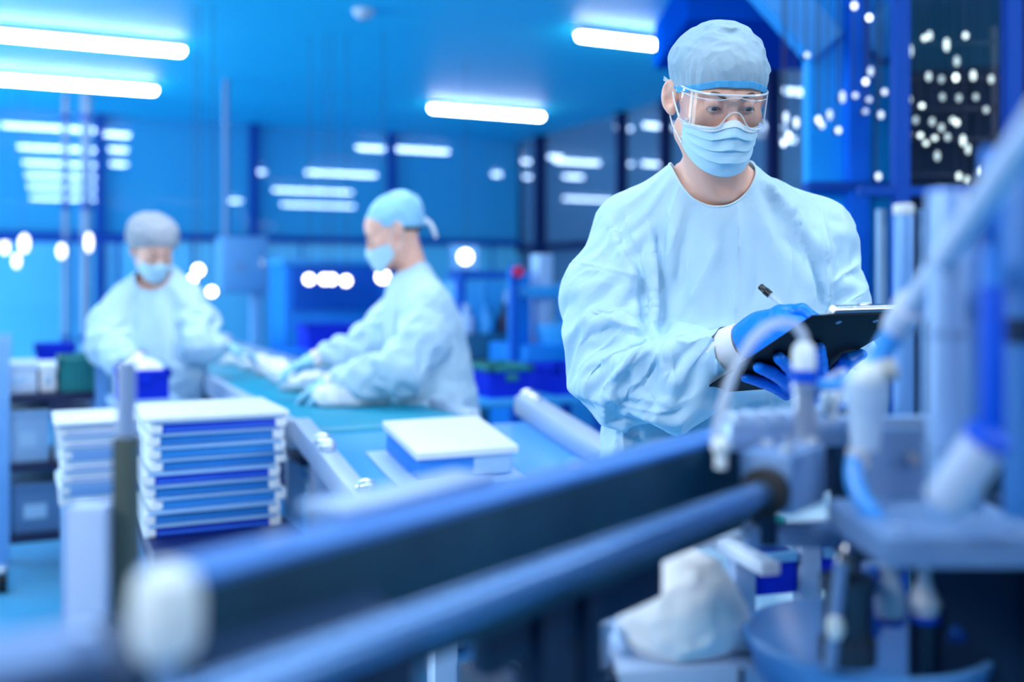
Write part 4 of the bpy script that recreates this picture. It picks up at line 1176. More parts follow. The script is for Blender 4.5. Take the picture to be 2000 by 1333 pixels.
# standing worker, facing the belt
Y1 = 4.6
def W1(px, py, dy=0.0): return P(px + 8, py + 16, Y1 + dy)
h1 = head_matrix(W1(292, 474), 38, 22, 0, 0.98)
g1 = [(z, *c) for z, c in ((0.42, (-1.60, 4.66, 0.22, 0.18)), (0.7, (-1.60, 4.66, 0.215, 0.175)), (0.95, (-1.60, 4.66, 0.205, 0.165)), (1.1, (-1.60, 4.66, 0.195, 0.15)), (1.22, (-1.605, 4.67, 0.18, 0.135)), (1.31, (-1.61, 4.68, 0.165, 0.12)), (1.37, (-1.61, 4.68, 0.12, 0.10)), (1.42, (-1.61, 4.68, 0.07, 0.07)))]
def pt4(v, r): return (*v, r)
aR = [pt4(W1(240, 562, 0.02), 0.075), pt4(W1(208, 605, -0.03), 0.082), pt4(W1(205, 648, -0.12), 0.078), pt4(W1(232, 678, -0.24), 0.062), pt4(W1(262, 690, -0.34), 0.045)]
aL = [pt4(W1(352, 558, 0.06), 0.074), pt4(W1(378, 605, 0.02), 0.078), pt4(W1(384, 648, -0.06), 0.070), pt4(W1(405, 655, -0.04), 0.055), pt4(W1(425, 660, 0.02), 0.042)]
worker('person in pale gown, mask and puffy hair cap standing behind the belt', (W1(300, 600).x, 4.66, 0), h1, 0.98, W1(293, 535, 0.06), g1, [aR, aL],
       [((0.9, -0.5, -0.25), (0.2, 0.3, -1), 1), ((0.9, 0.35, -0.25), (0, 0, -1), -1)], 'bouffant', nk=((W1(295, 527, 0.02)), (0.085, 0.10, 0.075)), seed=11, capmat=see_through(fabric(M('bouffant_white', (172, 182, 196), 0.85), 300, 0.3, 0.8), 0.28))
# leaning worker, seen from the side
Y2 = 3.85
def W2(px, py, dy=0.0): return P(px, py + 9, Y2 + dy)
h2 = head_matrix(W2(768, 448), -80, 22, -8, 1.03)
def row(py, px, w, d, dy=0.0):
    p = W2(px, py, dy); return (p.z, p.x, p.y, w, d)
g2 = [row(1085, 862, 0.17, 0.22), row(1000, 862, 0.17, 0.22), row(900, 858, 0.165, 0.215), row(780, 852, 0.155, 0.205), row(700, 842, 0.15, 0.20), row(620, 828, 0.145, 0.195), row(575, 820, 0.13, 0.185), row(545, 812, 0.105, 0.14), row(520, 806, 0.07, 0.08), row(500, 800, 0.05, 0.06)]
bR = [pt4(W2(800, 572, 0.17), 0.078), pt4(W2(765, 615, 0.13), 0.080), pt4(W2(718, 655, 0.06), 0.076), pt4(W2(665, 675, 0.0), 0.060), pt4(W2(625, 690, -0.02), 0.042)]
bL = [pt4(W2(842, 582, -0.17), 0.082), pt4(W2(830, 640, -0.22), 0.086), pt4(W2(785, 695, -0.26), 0.080), pt4(W2(710, 718, -0.24), 0.064), pt4(W2(655, 735, -0.20), 0.044)]
worker('person in pale gown and tied cap leaning over the teal belt in profile', (W2(850, 600).x, 3.9, 0), h2, 1.03, W2(806, 522), g2, [bR, bL],
       [((-0.9, -0.25, -0.3), (0, 0, -1), -1), ((-0.9, 0.1, -0.35), (0, 0.2, -1), 1)], 'open', nk=((W2(792, 512)), (0.085, 0.085, 0.075)), seed=23, hairlow=True, ties=True, capmat=fabric(M('cap_blue_solid', (150, 206, 238), 0.85), 400, 0.2, 0.6))
# ================================================================== the packing line
white_pl = M('white_plastic', (236, 240, 246), 0.45)
pale_blue = M('pale_blue_plastic', (150, 192, 236), 0.45)
mid_blue = M('mid_blue_plastic', (32, 120, 220), 0.45)
crate_blue = M('crate_blue', (0, 44, 206), 0.6, spec=0.15)
crate_green = M('crate_green', (0, 128, 130), 0.5)
crate_cyan = M('crate_cyan', (0, 160, 220), 0.5)
belt_mat = vary(M('belt_teal', (0, 150, 178), 0.42), (0, 138, 172), 4)
rail_mat = M('rail_aluminium', (178, 196, 222), 0.4, 0.35)
table_blue = M('table_blue', (84, 166, 240), 0.25)
steel = M('brushed_steel', (190, 200, 214), 0.3, 0.85)
dark_metal = M('dark_metal', (10, 26, 66), 0.5)
black_rub = M('black_rubber', (14, 16, 22), 0.6)

# belt conveyor
BU0, BU1, BV0, BV1, BZ = 0.74, 1.28, 3.05, 8.2, 0.90
belt = thing('belt_conveyor', 'long teal belt conveyor running from the blue chute to the back of the hall', 'conveyor', R(BU0, BV0, 0), THETA)
W, LV = BU1 - BU0, BV1 - BV0
m = MB().box((W / 2, LV / 2, BZ - 0.012), (W, LV, 0.024), bev=0.01)
m.cyl((0.0, 0.0, BZ - 0.042), (W, 0.0, BZ - 0.042), 0.042, n=24); m.build('belt', belt_mat, belt)
for x in (-0.02, W + 0.02): MB().box((x, LV / 2, BZ - 0.02), (0.035, LV, 0.085), bev=0.006).build('side_rail', rail_mat, belt)
MB().box((W / 2, LV / 2, BZ - 0.10), (W - 0.02, LV - 0.1, 0.05)).build('bed', dark_metal, belt)
for y in (0.25, 1.9, 3.5, 4.95):
    for x in (0.03, W - 0.03): MB().box((x, y, (BZ - 0.12) / 2), (0.05, 0.05, BZ - 0.12), bev=0.004).build('leg', rail_mat, belt)
MB().cyl((-0.03, 0.0, BZ - 0.042), (W + 0.03, 0.0, BZ - 0.042), 0.012, n=16).build('end_roller_shaft', steel, belt)

# inclined chute in front of the belt
ch_u0, ch_u1 = 0.72, 1.52
chute = thing('packing_chute', 'sloping blue packing chute with aluminium rails below the end of the belt', 'chute', R(ch_u0, 3.0, 0), THETA)
CL, sl = 1.15, math.radians(9.6)
rot = Matrix.Rotation(sl, 3, 'X')
def chp(x, y, z=0.0): return Vector((x, 0, 0.885)) + rot @ Vector((0, y, z))
WC = ch_u1 - ch_u0
MB().box(chp(WC / 2, -CL / 2, -0.012), (WC, CL, 0.02), rot=rot, bev=0.004).build('slide', table_blue, chute)
MB().box(chp(0.0, -CL / 2, 0.022), (0.055, CL, 0.07), rot=rot, bev=0.012).build('guide_rail', rail_mat, chute)
MB().box(chp(WC - 0.02, -CL / 2 + 0.05, 0.030), (0.085, CL + 0.10, 0.07), rot=rot, bev=0.02).build('guide_rail', rail_mat, chute)
MB().box(chp(WC * 0.55, -CL + 0.03, 0.025), (WC * 0.9, 0.05, 0.05), rot=rot, bev=0.012).build('end_stop', rail_mat, chute)
for (x, y) in ((0.0, -0.25), (0.0, -0.30), (0.01, -0.62), (WC - 0.02, 0.08), (WC - 0.02, 0.03)):
    MB().sph(chp(x, y, 0.065), 0.026, (1, 1, 0.8)).cyl(chp(x, y, 0.02), chp(x, y, 0.06), 0.014).build('clamp_knob', M('bright_steel', (224, 230, 238), 0.25, 0.7), chute)
for (x, y) in ((0.04, -0.08), (WC - 0.06, -0.08), (0.04, -1.05), (WC - 0.06, -1.05)):
    z = chp(x, y).z - 0.03
    MB().box((x, y, z / 2), (0.05, 0.05, z), bev=0.004).build('leg', rail_mat, chute)

# white carton and its slip sheet on the chute
cx, cy = 0.305, -0.30
pl = R(ch_u0, 3.0, 0) + Matrix.Rotation(THETA, 3, 'Z') @ chp(cx, cy, 0.0)
ro = (Matrix.Rotation(THETA, 4, 'Z') @ rot.to_4x4())
def on_chute(name, label, cat, x, y, z):
    t = thing(name, label, cat); t.matrix_world = Matrix.Translation(R(ch_u0, 3.0, 0) + Matrix.Rotation(THETA, 3, 'Z') @ chp(x, y, z)) @ ro
    return t
sheet = on_chute('slip_sheet', 'pale paper sheet under the white carton on the chute', 'paper', 0.32, -0.36, 0.0005)
MB().box((0, 0, 0.0015), (0.36, 0.33, 0.003)).build('sheet', M('pale_paper', (176, 204, 238), 0.7), sheet)
cart = on_chute('carton', 'flat white lidded carton lying alone on the blue chute', 'box', 0.335, -0.335, 0.0045)
MB().box((0, 0, 0.034), (0.27, 0.27, 0.066), bev=0.004).build('body', M('carton_blue_side', (52, 142, 226), 0.6), cart)
MB().box((0, 0, 0.075), (0.295, 0.295, 0.022), bev=0.006).build('lid', white_pl, cart)
MB().box((0.075, -0.137, 0.036), (0.11, 0.006, 0.056), bev=0.002).build('side_label', M('label_pale', (160, 196, 226), 0.6), cart)

# ------------------------------------------------------------------ trays in stacks
def tray_mesh(w, d, h, mat_out, parent=None):
    t = thing('tray', '', 'tray')
    for sx in (-1, 1): MB().box((sx * (w / 2 - 0.016), 0, h / 2), (0.036, d * 0.97, h), bev=0.010).build('end_grip', white_pl, t)
    MB().box((0, 0, h - 0.004), (w * 0.93, d, 0.008), bev=0.003).build('lip', pale_blue, t)
    MB().box((0, 0, h * 0.45), (w * 0.90, d * 0.94, h * 0.84), bev=0.004).build('body', mat_out, t)
    MB().box((0, -d * 0.472, h * 0.28), (w * 0.8, 0.004, h * 0.10), bev=0.001).build('rib', M('tray_rib', (60, 134, 228), 0.5), t)
    return t
def stack(name_where, u, v, z0, n, w, d, h, mats, top, rng):
    proto = {}
    out = []
    for k in range(n):
        m = mats[k % len(mats)]
        if m.name not in proto:
            t = tray_mesh(w, d, h, m); proto[m.name] = t
        else: t = dup(proto[m.name])
        jx, jy = rng.uniform(-1, 1) * 0.012, rng.uniform(-1, 1) * 0.01
        t.location = R(u + jx, v + jy, z0 + k * h); t.rotation_euler = (0, 0, THETA + rng.uniform(-1, 1) * 0.02)
        pos = 'topmost' if k == n - 1 else ('lowest' if k == 0 else ('second from the bottom', 'third from the bottom', 'fourth from the bottom', 'fifth from the bottom', 'sixth from the bottom', 'seventh from the bottom', 'eighth from the bottom', 'ninth from the bottom')[k - 1])
        t['label'] = 'shallow white tray, %s in %s' % (pos, name_where); t['group'] = 'trays in ' + name_where
        out.append(t)
    return out
rng = random.Random(4)
tb = M('tray_teal', (10, 120, 196), 0.5); tb2 = M('tray_blue', (6, 62, 206), 0.5); tb3 = M('tray_sky', (34, 140, 214), 0.5)
su, sv = 0.475, 3.13
stack('the tall stack before the belt', su, sv, 0.635, 9, 0.375, 0.34, 0.0355, (tb2, tb, tb3, tb), True, rng)
lid = thing('stack_lid', 'bright white flat lid sheet lying on the tall tray stack', 'lid', R(su, sv, 0.635 + 9 * 0.0355), THETA + 0.01)
MB().box((0, 0, 0.007), (0.40, 0.37, 0.014), bev=0.004).build('sheet', white_pl, lid)
p2 = P(205, 840, 3.55); s2u, s2v = uv_of(p2)
stack('the stack by the shelf cart', s2u, s2v, 0.600, 7, 0.30, 0.32, 0.038, (white_pl, pale_blue, white_pl), True, rng)
lid2 = thing('stack_lid', 'bright white flat lid sheet on the tray stack by the shelf cart', 'lid', R(s2u, s2v, 0.600 + 7 * 0.038), THETA)
MB().box((0, 0, 0.007), (0.33, 0.34, 0.014), bev=0.004).build('sheet', white_pl, lid2)
s3u, s3v = 0.735, 3.48
stack('the short stack beside the chute rail', s3u, s3v, 0.635, 4, 0.21, 0.26, 0.033, (tb3, tb2), True, rng)
ts = thing('tray_stand', 'slim pale stand under the tray stack by the shelf cart', 'stand', R(s2u, s2v, 0), THETA)
MB().box((0, 0, 0.585), (0.28, 0.32, 0.03), bev=0.005).build('plate', pale_blue, ts)
for (x, y) in ((-0.12, -0.13), (0.12, -0.13), (-0.12, 0.13), (0.12, 0.13)): MB().box((x, y, 0.285), (0.035, 0.035, 0.57)).build('leg', pale_blue, ts)
# the dark table under them
tu, tv = 0.49, 3.20
dt = thing('work_table', 'low dark blue work table carrying the stacks of trays', 'table', R(tu, tv, 0), THETA)
MB().box((0, 0, 0.600), (0.40, 0.80, 0.070), bev=0.008).build('tabletop', M('table_navy', (4, 24, 92), 0.5), dt)
for (x, y) in ((-0.165, -0.36), (0.165, -0.36), (-0.165, 0.36), (0.165, 0.36)):
    MB().box((x, y, 0.285), (0.055, 0.055, 0.57), bev=0.005).build('leg', pale_blue, dt)
MB().box((0, -0.37, 0.22), (0.29, 0.035, 0.045), bev=0.004).build('stretcher', pale_blue, dt)
m = MB(); m.tube([(0.0, -0.39, 0.55), (0.06, -0.40, 0.42), (0.14, -0.40, 0.22)], 0.028, 12); m.build('brace', rail_mat, dt)
for x in (-0.16, -0.115): MB().sph((x, -0.40, 0.55), 0.018).build('bolt', M('bright_steel', (224, 230, 238), 0.25, 0.7), dt)

# ------------------------------------------------------------------ shelf cart on castors
cu, cv = uv_of(P(30, 1100, 4.55))
cart2 = thing('shelf_cart', 'pale blue shelf cart on castors at the edge of the hall', 'cart', R(cu + 0.15, cv + 0.12, 0), THETA)
for (x, y) in ((-0.20, -0.25), (0.20, -0.25), (-0.20, 0.25), (0.20, 0.25)):
    MB().box((x, y, 0.60), (0.06, 0.04, 0.98), bev=0.006).build('upright', M('upright_blue', (112, 168, 226), 0.45), cart2)
    cs = MB().cyl((x - 0.02, y, 0.055), (x + 0.02, y, 0.055), 0.055, n=24, bev=0.006).build('castor', black_rub, cart2)
    MB().box((x, y, 0.105), (0.05, 0.06, 0.03), bev=0.006).sph((x, y - 0.03, 0.10), 0.018).build('fork', M('bright_steel', (224, 230, 238), 0.25, 0.7), cs)
for z in (0.22, 0.53, 0.83): MB().box((0, 0, z), (0.45, 0.52, 0.035), bev=0.005).build('shelf', M('shelf_navy', (6, 22, 66), 0.5), cart2)
def box_thing(label, loc, rz, w, d, h, mat, group=None, tape=True):
    t = thing('storage_box', label, 'box', loc, rz, group)
    MB().box((0, 0, h / 2), (w, d, h), bev=0.006).build('body', mat, t)
    MB().box((0, 0, h - 0.012), (w + 0.012, d + 0.012, 0.03), bev=0.005).build('lid', mat, t)
    MB().box((0, -d / 2 - 0.002, h * 0.45), (w * 0.4, 0.004, h * 0.3)).build('card_label', M('label_pale', (160, 196, 226), 0.6), t)
    return t
grey_box = M('box_pale_grey', (142, 178, 214), 0.6); grey_box2 = M('box_grey', (84, 124, 168), 0.6)
def cart_pt(x, y, z): return R(cu + 0.15, cv + 0.12, 0) + Matrix.Rotation(THETA, 3, 'Z') @ Vector((x, y, z))
box_thing('pale grey lidded box on the top shelf of the cart', cart_pt(-0.135, -0.06, 0.849), THETA, 0.145, 0.30, 0.13, M('box_white', (188, 208, 232), 0.6))
box_thing('small white box beside the green crate on the top shelf', cart_pt(-0.018, -0.05, 0.849), THETA, 0.065, 0.28, 0.12, white_pl)
box_thing('pale box on the middle shelf next to the cart upright', cart_pt(-0.10, -0.05, 0.549), THETA, 0.17, 0.36, 0.225, grey_box)
box_thing('white box on the middle shelf of the cart', cart_pt(0.09, -0.05, 0.549), THETA, 0.17, 0.36, 0.19, M('box_white', (188, 208, 232), 0.6))
box_thing('grey box on the lowest shelf of the cart', cart_pt(-0.07, -0.05, 0.239), THETA, 0.23, 0.36, 0.21, grey_box2)
box_thing('darker grey box at the end of the lowest cart shelf', cart_pt(0.135, -0.05, 0.239), THETA, 0.15, 0.34, 0.18, grey_box2)

def crate(label, loc, rz, w, d, h, mat, group=None, rim=None):
    t = thing('plastic_crate', label, 'crate', loc, rz, group)
    m = MB(); th = 0.012
    for (x, y, sx, sy) in ((0, -d / 2, w, th), (0, d / 2, w, th), (-w / 2, 0, th, d), (w / 2, 0, th, d)): m.box((x, y, h / 2), (sx, sy, h))
    m.box((0, 0, 0.008), (w, d, 0.016)); m.build('body', mat, t)
    m = MB()
    for (x, y, sx, sy) in ((0, -d / 2, w + 0.03, 0.03), (0, d / 2, w + 0.03, 0.03), (-w / 2, 0, 0.03, d + 0.03), (w / 2, 0, 0.03, d + 0.03)): m.box((x, y, h - 0.014), (sx, sy, 0.028), bev=0.004)
    m.build('rim', rim or mat, t)
    MB().box((0, -d / 2 - 0.010, h * 0.62), (w * 0.3, 0.014, 0.03), bev=0.004).build('handle', rim or mat, t)
    return t
# a bench behind the cart with two crates
bu, bv = uv_of(P(125, 740, 5.3)); bv += 0.18
bench = thing('bench', 'plain navy bench behind the shelf cart carrying a raised blue crate', 'bench', R(bu, bv, 0), THETA)
MB().box((0, 0, 0.70), (1.15, 0.55, 0.04), bev=0.005).build('benchtop', M('shelf_navy', (6, 22, 66), 0.5), bench)
for (x, y) in ((-0.52, -0.22), (0.52, -0.22), (-0.52, 0.22), (0.52, 0.22)): MB().box((x, y, 0.34), (0.05, 0.05, 0.68), bev=0.004).build('leg', dark_metal, bench)
gu, gv = uv_of(P(165, 780, 5.15))
crate('empty green crate on the top shelf of the cart', cart_pt(0.118, -0.06, 0.849), THETA, 0.165, 0.30, 0.15, crate_green)
gu, gv = uv_of(P(108, 735, 5.5))
sb = thing('crate_riser', 'dark riser block under the small blue crate', 'block', R(gu, gv + 0.1, 0.72), THETA)
MB().box((0, 0, 0.09), (0.22, 0.22, 0.18), bev=0.01).build('block', dark_metal, sb)
crate('small deep blue crate raised on a block behind the green crate', R(gu, gv + 0.1, 0.901), THETA, 0.18, 0.24, 0.10, crate_blue)
# worker's crate with folded goods
wu, wv = uv_of(P(278, 765, 4.15))
st = thing('crate_stand', 'slim pale stand holding the deep blue crate of white goods', 'stand', R(wu, wv, 0), THETA)
MB().box((0, 0, 0.86), (0.26, 0.26, 0.025), bev=0.004).build('plate', pale_blue, st)
MB().cyl((0, 0, 0.02), (0, 0, 0.85), 0.03).build('post', pale_blue, st)
MB().cyl((0, 0, 0.0), (0, 0, 0.025), 0.16, n=32, bev=0.006).build('foot', dark_metal, st)
crate('deep blue crate heaped with white goods in front of the standing worker', R(wu, wv, 0.8735), THETA, 0.17, 0.22, 0.115, crate_blue)

# ------------------------------------------------------------------ soft white goods
def lump(name, label, loc, rz, sx, sy, sz, seed, group, mat=None, h=None):
    def f(q):
        d = s_box(q, (0, 0, sz * 0.5), (sx / 2, sy / 2, sz * 0.5), min(sx, sy, sz) * 0.42)
        n = vnoise(q * 16, seed); n2 = vnoise(q * 38 + 3, seed + 1)
        return (d - 0.014 * (0.5 - np.abs(n)) - 0.006 * (0.4 - np.abs(n2))).astype(F32)
    h = h or max(sx, sy) / 26
    V, Q = surface(f, np.arange(-sx * 0.7, sx * 0.71, h, F32), np.arange(-sy * 0.7, sy * 0.71, h, F32), np.arange(-0.03, sz * 1.35 + 0.03, h, F32))
    V[:, 2] = np.maximum(V[:, 2], 0.0)
    o = add_mesh(name, V, tris(Q), mat or M('white_cloth', (232, 236, 246), 0.85)); o.location = loc; o.rotation_euler = (0, 0, rz)
    return tag(o, label, 'garment', group)
GR = 'white folded garments along the belt'
for k, (px, py, sx, lab) in enumerate(((432, 662, 0.12, 'small white folded garment by the standing worker\'s hand'), (425, 688, 0.15, None), (462, 700, 0.16, None), (497, 712, 0.15, None), (530, 722, 0.17, None),
                                       (560, 736, 0.16, None), (592, 752, 0.17, 'white folded garment under the leaning worker\'s far glove'))):
    q = at_z(px, py + 12, BZ + 0.001)
    lump('folded_garment', lab or 'white folded garment in the row on the belt between the two workers', q, THETA + 0.4 * k, sx, sx * 0.8, 0.075, 40 + k, GR)
q = at_z(650, 792, BZ + 0.001); lump('folded_garment', 'roll shaped white garment at the near end of the row on the belt', q, THETA + 0.1, 0.12, 0.13, 0.07, 61, GR)
q = at_z(705, 790, BZ + 0.001); lump('folded_garment', 'long white folded garment just before the leaning worker', q, THETA + 0.15, 0.19, 0.13, 0.075, 62, GR)
lump('folded_garment', 'white goods heaped above the rim of the deep blue crate', R(wu, wv, 0.891), THETA, 0.15, 0.19, 0.13, 63, None)

# ------------------------------------------------------------------ electrical cabinet, and machines along the back
eu, ev = uv_of(P(472, 520, 8.7))
ec = thing('control_cabinet', 'pale grey blue electrical cabinet on a post between the two workers', 'electrical cabinet', R(eu, ev, 0), THETA)
cab = M('cabinet_grey_blue', (92, 164, 220), 0.45)
MB().box((0, 0, 1.48), (0.385, 0.26, 0.475), bev=0.008).build('body', cab, ec)
dd = MB().box((0, -0.138, 1.48), (0.35, 0.02, 0.44), bev=0.006).build('door', cab, ec)
MB().box((0.145, -0.156, 1.485), (0.024, 0.020, 0.08), bev=0.004).build('handle', M('bright_steel', (224, 230, 238), 0.25, 0.7), dd)
MB().cyl((-0.04, -0.146, 1.46), (-0.04, -0.160, 1.46), 0.021).build('switch', M('switch_grey', (120, 140, 170)), dd)
MB().box((0.115, 0.0, 0.64), (0.085, 0.10, 1.26), bev=0.006).build('post', M('post_pale', (116, 184, 236), 0.45), ec)
MB().box((0.115, 0.0, 0.012), (0.22, 0.22, 0.024), bev=0.004).build('foot', frame_blue, ec)
MB().cyl((-0.13, 0, 1.70), (-0.13, 0, CEIL), 0.024, n=14).build('conduit', M('conduit_grey', (96, 138, 186), 0.5), ec)
for (px, rr, lab) in ((128, 0.028, 'slim grey pipe rising before the glazing behind the standing worker'), (168, 0.045, 'thicker grey pipe beside the dark post behind the standing worker')):
    q = P(px, 550, 9.3)
    t = thing('pipe', lab, 'pipe', (q.x, q.y, 0))
    MB().cyl((0, 0, 0), (0, 0, CEIL), rr, n=18).build('tube', M('pipe_grey', (110, 140, 176), 0.5), t)
    for z in (0.8, 2.0, 2.8): MB().cyl((0, 0, z), (0, 0, z + 0.05), rr * 1.4, n=18).build('bracket', frame_blue, t)

def glow_dot(label, loc, r, group, strength, cat='indicator lamp', tall=1.0, color=(250, 244, 255), name='glow_spot', hang=True):  # added glowing balls that stand in for out-of-focus glints, not real lamps
    t = thing(name, label, cat, loc, 0, group)
    m = M('lens_%s_%g' % ('_'.join(map(str, color)), strength), color, 0.3, emit=color, estr=strength)
    MB().sph((0, -0.004, 0), r, (1, 0.7, tall), 14).build('lens', m, t)
    MB().cyl((0, 0, 0), (0, 0.03, 0), r * 1.15, n=14).build('spot_back', dark_metal, t)
    if hang: MB().cyl((0, 0.02, 0), (0, 0.02, CEIL - loc[2]), 0.0022, n=6).build('cord', dark_metal, t)  # added cord, only holds the ball up
    return t
def machine(name, label, px, py0, Y, w, d, h, mat, extra):
    u, v = uv_of(P(px, 600, Y)); t = thing(name, label, 'machine', R(u, v, 0), THETA)
    MB().box((0, 0, h / 2), (w, d, h), bev=0.012).build('body', mat, t)
    extra(t, w, d, h); return t
blue_a = M('machine_blue', (0, 128, 226), 0.55, spec=0.25); blue_b = M('machine_deep_blue', (0, 90, 196), 0.55, spec=0.2); blue_c = M('machine_sky', (40, 158, 232), 0.45); teal_d = M('machine_teal', (0, 96, 140), 0.5)
def ex1(t, w, d, h):
    s = MB().box((0, -d / 2 - 0.01, h - 0.17), (w * 0.86, 0.03, 0.30), bev=0.006).build('control_panel', blue_b, t)
    MB().box((0, 0, h + 0.02), (w + 0.04, d + 0.04, 0.04), bev=0.008).build('top_cover', blue_c, t)
    MB().box((0, -d / 2 - 0.012, 0.55), (w * 0.8, 0.02, 0.6), bev=0.006).build('door', blue_a, t)
machine('machine', 'blue cabinet machine with a row of added white glints behind the belt', 640, 0, 7.6, 0.75, 0.5, 1.46, blue_a, ex1)
def on_px(px, py, Y): return P(px, py, Y)
for px in (604, 634, 648, 676): glow_dot('added round white glint in the row on the blue cabinet machine', P(px, 546 + (px == 676) * 3, 7.02), 0.034, 'added glints on the blue cabinet machine', 9)  # glowing balls in place of reflections on the panel
glow_dot('round white lamp shining between the leaning worker\'s mask and gown', P(748, 541, 7.0), 0.045, None, 9)  # another added ball for a blurred bright spot
mon = thing('monitor', 'pale blue monitor with a glaring white spot by the glazed corner', 'monitor', P(909, 503, 8.0), THETA)
MB().box((0, 0.02, 0), (0.24, 0.03, 0.20), bev=0.006).build('case', M('monitor_blue', (96, 176, 240), 0.4), mon)
MB().box((0, 0.003, 0), (0.21, 0.006, 0.17)).build('screen', M('screen_glow', (120, 190, 250), 0.2, emit=(120, 190, 250), estr=0.5), mon)
MB().cyl((0, 0.035, -0.10), (0, 0.035, -1.53), 0.02).build('stand', dark_metal, mon)
MB().cyl((0, 0.035, -1.53), (0, 0.035, -1.5), 0.14, n=24).build('foot', dark_metal, mon)
glow_dot('added white glow spot for the glare on the pale monitor', P(909, 502, 7.9), 0.055, None, 8)  # added ball makes the bright spot on the monitor
for (px, py, r, Y, lab) in ((388, 528, 0.034, 6.3, 'added glow spot beside the electrical cabinet, upper of the two'), (377, 545, 0.026, 6.3, 'added glow spot touching the upper one beside the electrical cabinet'), (414, 570, 0.03, 6.3, 'small added glow spot below the electrical cabinet')):  # added balls for blurred bright spots near the cabinet
    glow_dot(lab, P(px, py, Y), r, None, 9)
for (px, py, r, tl) in ((10, 482, 0.036, 1.9), (48, 476, 0.044, 1.8), (33, 510, 0.034, 1.8), (121, 491, 0.038, 1.7), (174, 474, 0.032, 2.6)):  # glowing balls in place of lights mirrored in the glossy wall panels
    glow_dot('added tall white glint on the wall rail behind the standing worker', P(px, py, 9.0), r, 'added glints on the rail behind the standing worker', 3.5, tall=tl)
rl = thing('spot_rail', 'thin dark rail carrying added white glints behind the standing worker', 'rail', P(90, 470, 9.06), THETA)
MB().box((0, 0.03, 0), (1.3, 0.03, 0.03)).build('bar', frame_blue, rl)
for x in (-0.6, 0.6): MB().box((x, 0.03, -0.85), (0.03, 0.03, 1.72)).build('leg', frame_blue, rl)

# filling machine between the workers and the man
def ex2(t, w, d, h):
    MB().box((-w * 0.2, 0, h + 0.16), (w * 0.45, d * 0.7, 0.32), bev=0.01).build('hopper_box', blue_c, t)
    for k, x in enumerate((-0.42, -0.2, 0.05, 0.3)):
        MB().cyl((w * x, -d * 0.3, h - 0.01), (w * x, -d * 0.3, h + 0.38 - 0.06 * k), 0.035, n=16).build('column', (blue_b, blue_c, pale_blue, blue_a)[k], t)
    MB().box((0, -d * 0.2, h + 0.36), (w, 0.08, 0.05), bev=0.006).build('cross_beam', blue_b, t)
    for k in range(5): MB().lathe([(0, 0), (0.05, 0.0), (0.05, 0.09), (0.02, 0.13), (0.02, 0.18), (0, 0.18)], (w * (-0.4 + 0.2 * k), -d * 0.42, h)).build('filling_head', (pale_blue, blue_c, dark_metal, blue_c, blue_b)[k], t)
    MB().box((w * 0.1, -d / 2 - 0.01, h * 0.55), (w * 0.5, 0.02, h * 0.5), bev=0.006).build('door', blue_b, t)
    MB().box((-w * 0.35, -d / 2 - 0.02, h * 0.75), (w * 0.2, 0.04, h * 0.2), bev=0.006).build('control_panel', dark_metal, t)
machine('machine', 'blue filling machine with upright heads behind the leaning worker', 960, 0, 6.6, 0.66, 0.5, 1.02, teal_d, ex2)
def ex3(t, w, d, h):
    for k, (x, hh) in enumerate(((-0.35, 0.42), (-0.05, 0.52), (0.3, 0.35))):
        MB().box((w * x, 0, h + hh / 2), (0.09, 0.12, hh), bev=0.008).build('upright', (blue_a, pale_blue, blue_c)[k], t)
    MB().box((0, -0.05, h + 0.30), (w, 0.07, 0.07), bev=0.008).build('cross_beam', blue_c, t)
    MB().lathe([(0, 0), (0.14, 0.0), (0.16, 0.08), (0.16, 0.12), (0.10, 0.12), (0.09, 0.05), (0, 0.05)], (w * 0.12, -d * 0.2, h)).build('bowl', blue_c, t)
    MB().box((w * 0.05, -d / 2 - 0.012, h * 0.62), (w * 0.7, 0.02, h * 0.42), bev=0.006).build('panel', blue_c, t)
    MB().box((-w * 0.2, -d / 2 - 0.03, h * 0.25), (w * 0.4, 0.06, h * 0.3), bev=0.006).build('drive_box', blue_b, t)
machine('machine', 'sky blue assembly machine beside the sleeve of the writing man', 1065, 0, 6.0, 0.5, 0.5, 0.98, blue_a, ex3)
es = thing('emergency_stop', 'small red emergency stop button on the machine behind the writing man', 'button', P(1007, 531, 5.72), THETA)
MB().cyl((0, -0.02, 0), (0, -0.05, 0), 0.03, n=20).build('knob', M('stop_red', (206, 30, 84), 0.4), es)
MB().box((0, 0, 0), (0.07, 0.04, 0.07), bev=0.006).build('housing', blue_b, es)
MB().box((0, 0.02, -0.72), (0.04, 0.04, 1.38)).build('post', blue_b, es)

# crates beside the man
u, v = uv_of(P(965, 760, 4.9))
tb_ = thing('side_table', 'blue side table with crates behind the end of the belt', 'table', R(u + 0.10, v, 0), THETA)
MB().box((0.05, 0, 0.78), (0.78, 0.42, 0.035), bev=0.006).build('tabletop', blue_c, tb_)
for (x, y) in ((-0.28, -0.17), (0.38, -0.17), (-0.28, 0.17), (0.38, 0.17)): MB().box((x, y, 0.38), (0.04, 0.04, 0.76)).build('leg', blue_b, tb_)
MB().box((0.05, -0.16, 0.35), (0.70, 0.03, 0.35), bev=0.004).build('apron', blue_a, tb_)
crate('shallow blue crate with teal rim on the blue side table', R(u + 0.02, v, 0.7985), THETA, 0.20, 0.30, 0.15, crate_blue, rim=crate_green)
u2, v2 = uv_of(P(1085, 760, 4.75))
crate('deep blue crate beside the elbow of the writing man', R(u + 0.35, v - 0.02, 0.7985), THETA, 0.20, 0.30, 0.14, crate_blue)
u3, v3 = uv_of(P(1090, 860, 3.6))
stool = thing('step_stool', 'bright blue step stool on the floor by the aluminium chute rail', 'stool', R(u3, v3, 0), THETA)
